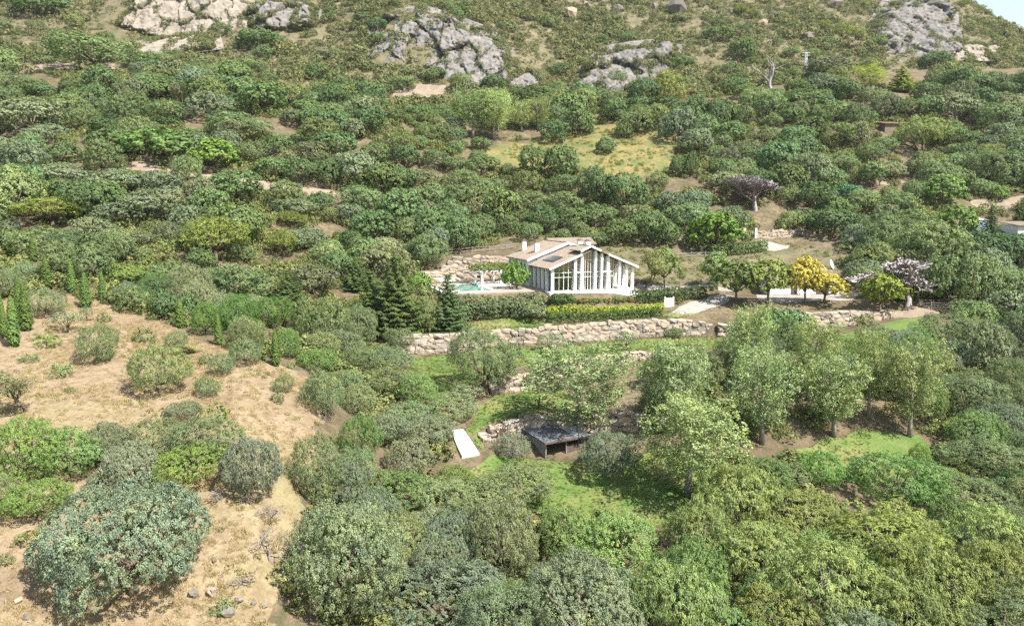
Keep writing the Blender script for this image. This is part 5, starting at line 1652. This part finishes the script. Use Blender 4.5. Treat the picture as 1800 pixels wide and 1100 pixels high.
mb = MB(); mb.box(-5, 5.4, -1.8, 3, 0, 2.6); mb.build('wall', 'track', fr_); mb = MB(); roof_plane(mb, (-5.4, -2.3, 2.5), (5.8, -2.3, 2.5), (5.8, 3.4, 3.5), (-5.4, 3.4, 3.5), 24); mb.build('roof', 'redclay', fr_)
mb = MB(); mb.box(-1, 0.1, -1.86, -1.81, 0, 2.0); mb.build('door', 'dark_wood', fr_)
p = ground(1415, 132); py_ = empty('lattice_pylon', tuple(p)); tag(py_, 'grey lattice pylon right of the dead tree', 'pylon')
hp = at(1415, 92, p[1])[2] - p[2]
for sx in (-1, 1):
    for sy in (-1, 1): mb = MB(); mb.tube([(sx * 0.7, sy * 0.7, -0.3), (sx * 0.22, sy * 0.22, hp)], 0.10, 4); mb.build('leg', 'metal', py_)
mb = MB(); n = 8
for k in range(n):
    for (ax, ay), (bx, by) in (((-1, -1), (1, -1)), ((1, -1), (1, 1)), ((1, 1), (-1, 1)), ((-1, 1), (-1, -1))):
        f = lambda t: 0.7 + (0.22 - 0.7) * t
        t0, t1 = k / n, (k + 1) / n; mb.tube([(ax * f(t0), ay * f(t0), hp * t0), (bx * f(t1), by * f(t1), hp * t1)], 0.06, 4)
mb.build('bracing', 'metal', py_)
for z in (0.97, 0.86): mb = MB(); mb.beam((-1.5, 0, hp * z), (1.5, 0, hp * z), 0.16, 0.16); mb.build('crossarm', 'metal', py_)
p = ground(803, 168); pl = empty('utility_pole', tuple(p)); tag(pl, 'thin pale utility pole left of the pale poplars', 'pole')
mb = MB(); mb.tube([(0, 0, -0.3), (0, 0, 4.6)], [0.16, 0.10], 7); mb.build('pole', 'metal', pl); mb = MB(); mb.beam((-0.8, 0, 4.3), (0.8, 0, 4.3), 0.12, 0.12); mb.build('crossarm', 'metal', pl)

# ------------------------------------------------------------------ dead wood on the dry field
def deadwood(px, py, w, h, label, seed, name='brush_pile'):
    g = ground(px, py); s = w * g[1] / F
    segs, tips = branches(seed, 4, 1.0, 0.9, 0.07, kids=3, up=-0.1, crook=0.35)
    mb = twig_mesh(segs, 'b', 'deadwood', 0.011); co = np.array(mb.v); lo, hi = co.min(0), co.max(0)
    o = mb.build(name, 'deadwood'); o.location = (g[0], g[1], g[2]); k = s / (hi[0] - lo[0]); kz = (h * g[1] / F) / hi[2]; o.scale = (k, k, kz)
    return tag(o, label, 'brush')
deadwood(480, 990, 105, 60, 'pile of dead grey brushwood left of the big bright oak', 601)
deadwood(440, 1032, 60, 20, 'fallen bare branch lying on the dry field', 603, 'fallen_branch')
deadwood(385, 882, 60, 22, 'heap of dead twigs behind the huge oak, left part', 605)
deadwood(430, 888, 60, 22, 'heap of dead twigs behind the huge oak, middle part', 607)
deadwood(485, 900, 60, 26, 'heap of dead twigs at the right end of the row behind the huge oak', 609)

# ------------------------------------------------------------------ filling the woods
CLEAR = [p for _, p in LAWNS] + [p for _, _, _, p, _ in PATHS] + DRY + [MEAD[0]] + [
 [(770,735),(870,735),(890,840),(785,840)], [(690,660),(700,600),(760,560),(800,520),(960,500),(1300,495),(1300,610),(1240,640),(800,720)],
 [(735,515),(760,485),(890,470),(960,520),(1125,500),(1290,495),(1300,535),(1240,560),(1180,590),(700,630),(745,590),(800,560),(790,520)],
 [(730,500),(740,460),(800,440),(900,430),(1130,430),(1130,520),(800,520)],
 [(1115,520),(1130,450),(1250,440),(1460,430),(1480,470),(1520,500),(1560,560),(1400,600),(1200,560)],
 [(1330,400),(1470,415),(1500,445),(1420,450),(1300,440)],
 [(700,620),(1300,590),(1290,640),(1180,660),(1100,750),(1300,880),(1220,920),(850,860),(780,760),(720,700)],
 [(1560,530),(1680,525),(1680,560),(1640,620),(1480,615)], [(1440,740),(1620,740),(1620,850),(1440,850)],
 [(1640,385),(1760,380),(1830,395),(1830,425),(1640,415)]]
ROCKY = [[(650,40),(700,20),(800,30),(860,50),(900,100),(900,145),(830,150),(700,125),(645,100)], [(190,0),(480,-20),(560,0),(560,40),(400,80),(340,90),(190,100)],
         [(1010,170),(1040,110),(1080,80),(1180,80),(1180,130),(1080,165)], [(1560,110),(1560,20),(1600,-20),(1680,20),(1690,60),(1765,75),(1765,108)], [(1250,118),(1330,112),(1330,135),(1255,142)]]
def in_any(px, py, polys):
    r = np.zeros(np.shape(px), bool)
    for p in polys: r |= in_poly(px, py, p)
    return r
G2 = np.random.default_rng(77)
FEAT = ('cypress', 'golden_tree', 'bare_tree', 'dead_tree', 'conifer', 'pine_tree', 'poplar', 'olive_tree', 'almond_tree', 'shrub')
Lb = np.array([[*t['box'], t['base'][1], 1.0 if t['kind'] in FEAT or t['label'] else 0.0] for t in trees if t['listed']])
VIEWS = [(215,310,278,300),(340,400,294,312),(450,485,325,352),(525,612,316,342),(445,500,222,245),(690,790,145,182),(1700,1734,383,410),(1770,1800,398,418),(1548,1610,206,228),(1322,1396,402,444),(1408,1422,92,130),(1510,1600,314,326),
 (1705,1800,345,368),(30,225,112,130),(860,940,255,300),(1050,1190,215,300),(795,845,755,808),(735,890,445,500),(925,1035,755,805),(890,1060,815,890),(1575,1668,520,560),(1340,1500,470,530),(430,470,335,345),(1690,1790,330,350),(560,640,390,400),(1180,1240,270,330)]
Lb = np.vstack([Lb, [[a, b, c, d, ground((a + b) / 2, (c + d) / 2)[1], 1.0] for a, b, c, d in VIEWS]])
def fill(n, y_range, wr, mix, test, tight, over_ok=False):
    """plant trees where the listed ones leave room"""
    Y = np.sqrt(G2.uniform(y_range[0] ** 2, y_range[1] ** 2, n)); X = G2.uniform(-0.76, 0.76, n) * Y
    Z = hz(X, Y); px, py = project(X, Y, Z)
    ok = test(px, py, X, Y); X, Y, Z, px, py = X[ok], Y[ok], Z[ok], px[ok], py[ok]
    W = np.sort(G2.uniform(wr[0], wr[1], len(X)))[::-1]
    B = np.array([[t['base'][0], t['base'][1], t['W'] / 2] for t in trees]); cnt = 0
    for i in range(len(X)):
        d = np.hypot(B[:, 0] - X[i], B[:, 1] - Y[i])
        if (d < tight * (B[:, 2] + W[i] / 2)).any(): continue
        ppm = F / Y[i]; hw = W[i] / 2 * ppm; top = py[i] - 0.7 * W[i] * ppm
        over = (Lb[:, 0] < px[i] + hw) & (Lb[:, 1] > px[i] - hw) & (Lb[:, 2] < py[i]) & (Lb[:, 3] > top) & (Lb[:, 4] > Y[i])
        if over_ok: over &= False
        if (over & (Lb[:, 5] > 0)).any(): continue
        ox_ = np.minimum(Lb[:, 1], px[i] + hw) - np.maximum(Lb[:, 0], px[i] - hw); oy_ = np.minimum(Lb[:, 3], py[i]) - np.maximum(Lb[:, 2], top)
        if (over & (ox_ * oy_ > 0.30 * (Lb[:, 1] - Lb[:, 0]) * (Lb[:, 3] - Lb[:, 2]))).any(): continue
        kind = G2.choice(list(mix), p=np.array(list(mix.values())) / sum(mix.values()))
        H = W[i] * G2.uniform(0.50, 0.95)
        plant(kind, np.array([X[i], Y[i], Z[i]]), W[i], H); cnt += 1
        B = np.vstack([B, [X[i], Y[i], W[i] / 2]])
    return cnt
wood = lambda px, py, X, Y: (px > -60) & (px < 1860) & (py < 1180) & ~in_any(px, py, CLEAR) & ~in_any(px, py, HILL)
def open_wood(px, py, X, Y):     # thinner towards the upper slope, with bare patches
    k = fbm(X / 16, Y / 11, octs=3, seed=44)
    return wood(px, py, X, Y) & (k > np.interp(Y, [120, 165, 200, 260], [-2, -0.55, -0.25, -0.05]))
a = fill(5200, (108, 262), (5.5, 10.5), {'wild_olive': 0.36, 'carob_tree': 0.36, 'holm_oak': 0.28}, open_wood, 0.56)
b = fill(1500, (112, 262), (3.0, 5.0), {'mastic_bush': 1.0}, open_wood, 0.78)
noc = lambda px, py, X, Y: wood(px, py, X, Y) & ~((px > 840) & (px < 1290) & (py > 880) & (py < 1075))
c = fill(1500, (46, 108), (3.4, 6.5), {'near_olive': 0.5, 'near_leafy': 0.3, 'near_oak': 0.2}, noc, 0.66)
low = lambda px, py, X, Y: wood(px, py, X, Y) & (py > 905) & ~((px > 840) & (px < 1290) & (py < 1075)) & ~((px > 1400) & (px < 1680) & (py < 975))
c2 = fill(700, (46, 74), (5.0, 9.0), {'near_olive': 0.3, 'near_leafy': 0.15, 'near_oak': 0.55}, lambda px, py, X, Y: low(px, py, X, Y) & (px > 560) & (px < 1130), 0.52, True)
c4 = fill(700, (46, 74), (5.5, 9.5), {'pepper_tree': 0.65, 'near_leafy': 0.2, 'near_olive': 0.15}, lambda px, py, X, Y: low(px, py, X, Y) & (px >= 1130), 0.52, True)
c3 = fill(700, (60, 100), (3.5, 6.5), {'near_olive': 0.5, 'near_leafy': 0.3, 'near_oak': 0.2}, lambda px, py, X, Y: wood(px, py, X, Y) & (px > 1580) & (py > 620), 0.55)
dryf_ = fill(160, (44, 100), (0.9, 2.6), {'shrub': 0.8, 'almond_tree': 0.2}, lambda px, py, X, Y: in_any(px, py, DRY) & (py < 1090) & (px > -20) & ((py < 760) | (px > 380)), 1.25)
hillw = lambda px, py, X, Y: (px > -60) & (px < 1860) & (py > -40) & (py < 175) & in_any(px, py, HILL) & ~in_any(px, py, ROCKY) & ~in_any(px, py, CLEAR)
d = fill(170, (225, 350), (4.0, 7.0), {'mastic_bush': 1.0}, hillw, 0.75)
print('FILLED', a, b, c, d, len(trees))

# ------------------------------------------------------------------ scrub, undergrowth and grass: countless, so stuff
def stuff_protos(tagname, build, n, mat):
    c = bpy.data.collections.new(tagname)
    for i in range(n):
        c.objects.link(bpy.data.objects.new('%s_clump_%d' % (tagname, i), quads_mesh(tagname, build(i), mat)))
    return c
def b_scrub(i):
    lb = dome_lobes(8, 1.15, 0.75, 0.5, (0.38, 0.65), 700 + i, 0.6, squash=0.85)
    P, O = tufts_on_lobes(lb, 3.6, 0.18, 0.78)
    return tuft_leaves(P, O, 7, 0.20, 0.26, 0.5, 0.3, 0.65)
def b_grass(i):
    k = 26; P = np.stack([R.normal(size=k) * 0.16, R.normal(size=k) * 0.16, np.full(k, 0.16)], 1)
    N = unit(np.stack([R.normal(size=k), R.normal(size=k), 0.15 * R.normal(size=k)], 1))
    return leaves(P, N, R.uniform(0.22, 0.50, k), 0.035, np.broadcast_to(np.array([0.0, 0.0, 1.0]), (k, 3)) + 0.35 * R.normal(size=(k, 3)))
def scatter(name, label, cat, coll, pts, scl, tint):
    me = bpy.data.meshes.new(name); n = len(pts)
    me.vertices.add(n); me.vertices.foreach_set('co', np.asarray(pts, np.float32).ravel())
    for nm, ty, fld, data in (('scl', 'FLOAT', 'value', scl), ('rot', 'FLOAT', 'value', G2.uniform(0, 6.28, n)), ('idx', 'INT', 'value', G2.integers(0, len(coll.objects), n))):
        at_ = me.attributes.new(nm, ty, 'POINT'); at_.data.foreach_set(fld, np.asarray(data, np.int32 if ty == 'INT' else np.float32))
    at_ = me.attributes.new('tint', 'FLOAT_COLOR', 'POINT'); at_.data.foreach_set('color', np.concatenate([tint, np.ones((n, 1))], 1).astype(np.float32).ravel())
    o = link(name, me)
    ng = bpy.data.node_groups.new(name, 'GeometryNodeTree'); ng.is_modifier = True
    ng.interface.new_socket('Geometry', in_out='INPUT', socket_type='NodeSocketGeometry'); ng.interface.new_socket('Geometry', in_out='OUTPUT', socket_type='NodeSocketGeometry')
    N = ng.nodes; L = ng.links
    i_, o_ = N.new('NodeGroupInput'), N.new('NodeGroupOutput')
    ci = N.new('GeometryNodeCollectionInfo'); ci.inputs[0].default_value = coll; ci.inputs['Separate Children'].default_value = True
    mp = N.new('GeometryNodeMeshToPoints'); L.new(i_.outputs[0], mp.inputs[0])
    ip = N.new('GeometryNodeInstanceOnPoints'); ip.inputs['Pick Instance'].default_value = True
    L.new(mp.outputs[0], ip.inputs['Points']); L.new(ci.outputs[0], ip.inputs['Instance'])
    def attr(nm, ty):
        a_ = N.new('GeometryNodeInputNamedAttribute'); a_.data_type = ty; a_.inputs['Name'].default_value = nm; return a_.outputs[0]
    L.new(attr('idx', 'INT'), ip.inputs['Instance Index'])
    cb = N.new('ShaderNodeCombineXYZ'); L.new(attr('rot', 'FLOAT'), cb.inputs[2]); L.new(cb.outputs[0], ip.inputs['Rotation'])
    cs = N.new('ShaderNodeCombineXYZ'); s_ = attr('scl', 'FLOAT')
    for k in range(3): L.new(s_, cs.inputs[k])
    L.new(cs.outputs[0], ip.inputs['Scale']); L.new(ip.outputs[0], o_.inputs[0])
    m = o.modifiers.new('scatter', 'NODES'); m.node_group = ng
    return tag(o, label, cat, kind='stuff')
def mixcol(n, a, b, spread=0.18):
    t = G2.uniform(0, 1, (n, 1)); c = np.array(a) * (1 - t) + np.array(b) * t
    return np.clip(c * G2.uniform(1 - spread, 1 + spread, (n, 1)), 0.01, 1)
scrub_c = stuff_protos('scrub', b_scrub, 4, 'scrub'); grass_c = stuff_protos('dry_grass', b_grass, 4, 'grassblade')
def throw(n, y0, y1, span=0.78):
    Y = np.sqrt(G2.uniform(y0 ** 2, y1 ** 2, n)); X = G2.uniform(-span, span, n) * Y; Z = hz(X, Y); px, py = project(X, Y, Z)
    return X, Y, Z, px, py
# upper slope
X, Y, Z, px, py = throw(90000, 225, 520)
dn = fbm(X / 14, Y / 14, octs=3, seed=51)
ok = in_any(px, py, HILL) & (px > -100) & (px < 1900) & (py > -60) & (dn + G2.uniform(-0.9, 0.9, len(X)) > -0.35) & (~in_any(px, py, ROCKY) | (G2.uniform(size=len(X)) < 0.16)) & ~in_any(px, py, [PATHS[6][3], PATHS[9][3]])
P = np.stack([X, Y, Z - 0.1], 1)[ok]; n = len(P); sc = 0.45 + 1.5 * G2.uniform(size=n) ** 2.4 * (1 + 0.6 * (dn[ok] > 0.2))
CP = np.array(CLIFF_PLANTS); P = np.vstack([P, CP]); sc = np.concatenate([sc, G2.uniform(0.4, 1.5, len(CP))]); n = len(P)
scatter('scrub', 'low olive-green scrub dotting the upper hillside', 'scrub', scrub_c, P, sc, mixcol(n, (0.105, 0.140, 0.058), (0.22, 0.215, 0.12)))
print('SCRUB', n)
# undergrowth in the woods
X, Y, Z, px, py = throw(52000, 46, 275)
dn = fbm(X / 9, Y / 9, octs=3, seed=61)
hid = np.zeros(len(X), bool)
for t in trees:
    if t['listed'] and t['kind'] in FEAT + ('near_fig',):
        b_ = t['box']; hid |= (px > b_[0] - 8) & (px < b_[1] + 8) & (py > b_[2]) & (py < b_[3] + 14) & (Y < t['base'][1] + 1)
ok = ~hid & wood(px, py, X, Y) & (dn > np.interp(Y, [100, 170, 260], [-0.5, -0.18, 0.02]))
P = np.stack([X, Y, Z - 0.1], 1)[ok]; n = len(P); sc = 0.35 + 1.2 * G2.uniform(size=n) ** 1.8
scatter('undergrowth', 'mixed green undergrowth between the trees', 'undergrowth', scrub_c, P, sc, mixcol(n, (0.12, 0.165, 0.06), (0.22, 0.23, 0.10)))
print('UNDER', n)
# herb slope around the drive and meadow
X, Y, Z, px, py = throw(26000, 112, 230)
ok = in_any(px, py, MEAD[:1] + GREEN) & ~in_any(px, py, [p for _, _, _, p, _ in PATHS])
ok2 = ok & (fbm(X / 5, Y / 5, octs=3, seed=71) > -0.1)
P = np.stack([X, Y, Z - 0.05], 1)[ok2]; n = len(P)
scatter('herbs', 'low green herbs and ground cover around the upper drive and meadow', 'herbs', scrub_c, P, 0.14 + 0.4 * G2.uniform(size=n) ** 1.5, mixcol(n, (0.13, 0.18, 0.055), (0.26, 0.25, 0.08)))
# straw on the dry field
X, Y, Z, px, py = throw(60000, 36, 112)
ok = in_any(px, py, DRY) & (fbm(X / 4, Y / 4, octs=3, seed=81) + G2.uniform(-0.5, 0.5, len(X)) > -0.1)
P = np.stack([X, Y, Z - 0.03], 1)[ok]; n = len(P)
scatter('dry_grass', 'straw-coloured dry grass on the sunny field', 'grass', grass_c, P, 0.42 + 0.7 * G2.uniform(size=n) ** 2, mixcol(n, (0.33, 0.262, 0.165), (0.45, 0.370, 0.235)))
X, Y, Z, px, py = throw(90000, 60, 125, 0.5)
ok = in_any(px + 3 * G2.normal(size=len(px)), py + 2 * G2.normal(size=len(px)), [p for _, p in LAWNS])
P = np.stack([X, Y, Z + 0.0], 1)[ok]; n = len(P)
scatter('lawn_grass', 'short green grass growing on the lawn terraces', 'grass', grass_c, P, 0.28 + 0.35 * G2.uniform(size=n) ** 2, mixcol(n, (0.080, 0.112, 0.028), (0.15, 0.158, 0.052)))
print('LAWN', n)
X, Y, Z, px, py = throw(9000, 40, 112)
ok = in_any(px, py, DRY) & (fbm(X / 6, Y / 6, octs=3, seed=91) > 0.12)
P = np.stack([X, Y, Z - 0.05], 1)[ok]; n = len(P)
scatter('weeds', 'grey-green weeds scattered over the dry field', 'weeds', scrub_c, P, 0.10 + 0.22 * G2.uniform(size=n) ** 2, mixcol(n, (0.20, 0.21, 0.09), (0.34, 0.29, 0.15)))
print('GRASS', n)

# ------------------------------------------------------------------ labels: each tree told by its look and by what it stands near
NOUN = {'near_fig': 'fig tree', 'mastic_bush': 'mastic bush', 'holm_oak': 'holm oak', 'near_oak': 'holm oak', 'wild_olive': 'wild olive', 'near_olive': 'wild olive', 'carob_tree': 'carob tree', 'near_leafy': 'leafy carob', 'fig_tree': 'fig tree',
        'olive_tree': 'olive tree', 'pepper_tree': 'drooping pepper tree', 'golden_tree': 'golden-leaved tree', 'pine_tree': 'pine', 'poplar': 'poplar', 'cypress': 'cypress', 'conifer': 'dark conifer',
        'bare_tree': 'leafless tree', 'dead_tree': 'dead tree', 'almond_tree': 'thin almond tree', 'shrub': 'low shrub'}
ADJ = {'near_fig': 'bright green', 'mastic_bush': 'round green', 'holm_oak': 'grey-green', 'near_oak': 'grey-green', 'wild_olive': 'soft green', 'near_olive': 'soft green', 'carob_tree': 'dark green', 'near_leafy': 'fresh green', 'fig_tree': 'bright green', 'olive_tree': 'silvery',
       'pepper_tree': 'yellow-green', 'golden_tree': 'yellow-green', 'pine_tree': 'yellow-green', 'poplar': 'light green', 'cypress': 'slim green', 'conifer': 'pointed', 'bare_tree': 'grey', 'dead_tree': 'grey', 'almond_tree': 'sparse', 'shrub': 'rounded'}
MARKS = [('the villa roof', 985, 445), ('the pool', 825, 505), ('the wooden hut', 985, 775), ('the white slab', 815, 780), ('the golden tree', 1415, 490), ('the leafless mauve tree', 1590, 500), ('the water tank', 1715, 395),
 ('the dead grey tree', 1355, 120), ('the lattice pylon', 1415, 110), ('the grey cliff', 770, 85), ('the ochre quarry', 300, 20), ('the pale poplars', 880, 195), ('the yellow meadow', 1100, 260), ('the umbrella pine', 380, 420), ('the left pine', 92, 370),
 ('the huge foreground oak', 235, 960), ('the dry field', 330, 660), ('the dead brush pile', 480, 975), ('the big leaning olive', 850, 640), ('the tall stone wall', 960, 590), ('the pool conifers', 700, 520), ('the rail fence', 330, 295), ('the fence\'s right end', 580, 330),
 ('the jagged crag', 1620, 60), ('the broken rocks', 1100, 130), ('the farm building', 1578, 215), ('the upper driveway', 1360, 430), ('the bare terrace', 1555, 320), ('the big bright fig', 1560, 850), ('the poplar grove', 1400, 680), ('the lower lawn', 1060, 860),
 ('the left edge', 0, 450), ('the right edge', 1800, 600), ('the bottom right corner', 1750, 1080), ('the bottom edge', 900, 1090), ('the pale clearing', 130, 120), ('the lone cypress', 485, 610), ('the cypress pair', 40, 530), ('the gravel yard', 1430, 522), ('the yellow cone tree', 1585, 140), ('the mauve shrub', 1325, 345), ('the top edge', 900, 0), ('the skyline', 1740, 30)]
used = set()
for t in trees:
    if t['label']: used.add(t['label'])
order = sorted((t for t in trees if not t['label']), key=lambda t: -t['wp'])
NEAR = {}
for m in MARKS:
    best_ = {}
    for t in trees:
        d_ = math.hypot(m[1] - t['px'], m[2] - t['py']); nn = NOUN[t['kind']]
        if nn not in best_ or d_ < best_[nn][0]: best_[nn] = (d_, t)
    for nn, (d_, t) in best_.items(): NEAR[(nn, m[0])] = id(t)
for t in order:
    noun, adj = NOUN[t['kind']], ADJ[t['kind']]
    r = t['color'][0] / max(t['color'][1], 1e-3)
    shade = adj
    size = 'large' if t['W'] > 8 else ('small' if t['W'] < 4.6 else 'medium')
    ms = sorted(MARKS, key=lambda m: math.hypot(m[1] - t['px'], (m[2] - t['py']) * 1.3))
    cand = []
    for m in ms[:7]:
        dx, dy = t['px'] - m[1], t['py'] - m[2]; dist = math.hypot(dx, dy)
        h = 'right' if dx > 0 else 'left'; v = 'below' if dy > 0 else 'above'
        rel = ('%s of' % h if abs(dx) > 2.2 * abs(dy) else v if abs(dy) > 2.2 * abs(dx) else '%s left of' % v if dx < 0 else '%s right of' % v)
        how = 'just ' if dist < 70 else ('a bit ' if dist < 150 else 'well ' if dist < 260 else 'far ')
        if NEAR.get((noun, m[0])) == id(t) and dist < 200: cand.append('%s %s nearest to %s' % (shade, noun, m[0]))
        cand.append('%s %s %s%s %s' % (shade, noun, how, rel, m[0])); cand.append('%s %s %s %s%s %s' % (size, shade, noun, how, rel, m[0]))
    m0 = ms[0]
    for m in ms[1:6]: cand.append('%s %s %s between %s and %s' % (size, shade, noun, m0[0], m[0]))
    lab = next((q for q in cand if q not in used), None)
    if lab is None:
        lab = '%s %s in the thicket near %s' % (shade, noun, m0[0]); t['group'] = 'thicket near %s' % m0[0]
    used.add(lab); t['label'] = lab
GRP = {'near_fig': 'fig trees', 'mastic_bush': 'mastic bushes', 'cypress': 'row of cypresses on the dry slope', 'poplar': 'poplars', 'pine_tree': 'pines', 'conifer': 'conifers', 'holm_oak': 'holm oaks', 'near_oak': 'holm oaks', 'wild_olive': 'wild olives', 'near_olive': 'wild olives',
       'carob_tree': 'carob trees', 'near_leafy': 'carob trees', 'fig_tree': 'fig trees', 'olive_tree': 'olive trees', 'pepper_tree': 'pepper trees', 'golden_tree': 'golden-leaved trees', 'almond_tree': 'almond trees', 'shrub': 'low shrubs', 'bare_tree': 'leafless trees'}
for t in trees:
    t['root']['label'] = t['label']
    if t['kind'] in GRP: t['root']['group'] = t['group'] or GRP[t['kind']]

print('KINDS', {k: sum(1 for o in bpy.data.objects if o.name.split('.')[0] == k) for k in ('wild_olive', 'carob_tree', 'holm_oak', 'mastic_bush')})
print('TRIS', sum(len(m.loops) - 2 * len(m.polygons) for m in bpy.data.meshes))
# ------------------------------------------------------------------ the summer air
mb = MB(); mb.box(-760, 760, -40, 790, float(GZ.min()) - 1.0, max(float(GZ.max()), 40) + 12)
air = mb.build('haze', 'white'); air.data.materials.clear()
hm = bpy.data.materials.new('haze'); hm.use_nodes = True; hm.node_tree.nodes.clear()
ho = hm.node_tree.nodes.new('ShaderNodeOutputMaterial'); hv = hm.node_tree.nodes.new('ShaderNodeVolumePrincipled')
hv.inputs['Color'].default_value = (0.90, 0.93, 0.97, 1); hv.inputs['Density'].default_value = 0.00008; hv.inputs['Anisotropy'].default_value = 0.3
hm.node_tree.links.new(hv.outputs[0], ho.inputs['Volume']); air.data.materials.append(hm)
tag(air, 'thin bright summer haze over the hillside', 'haze', kind='stuff')
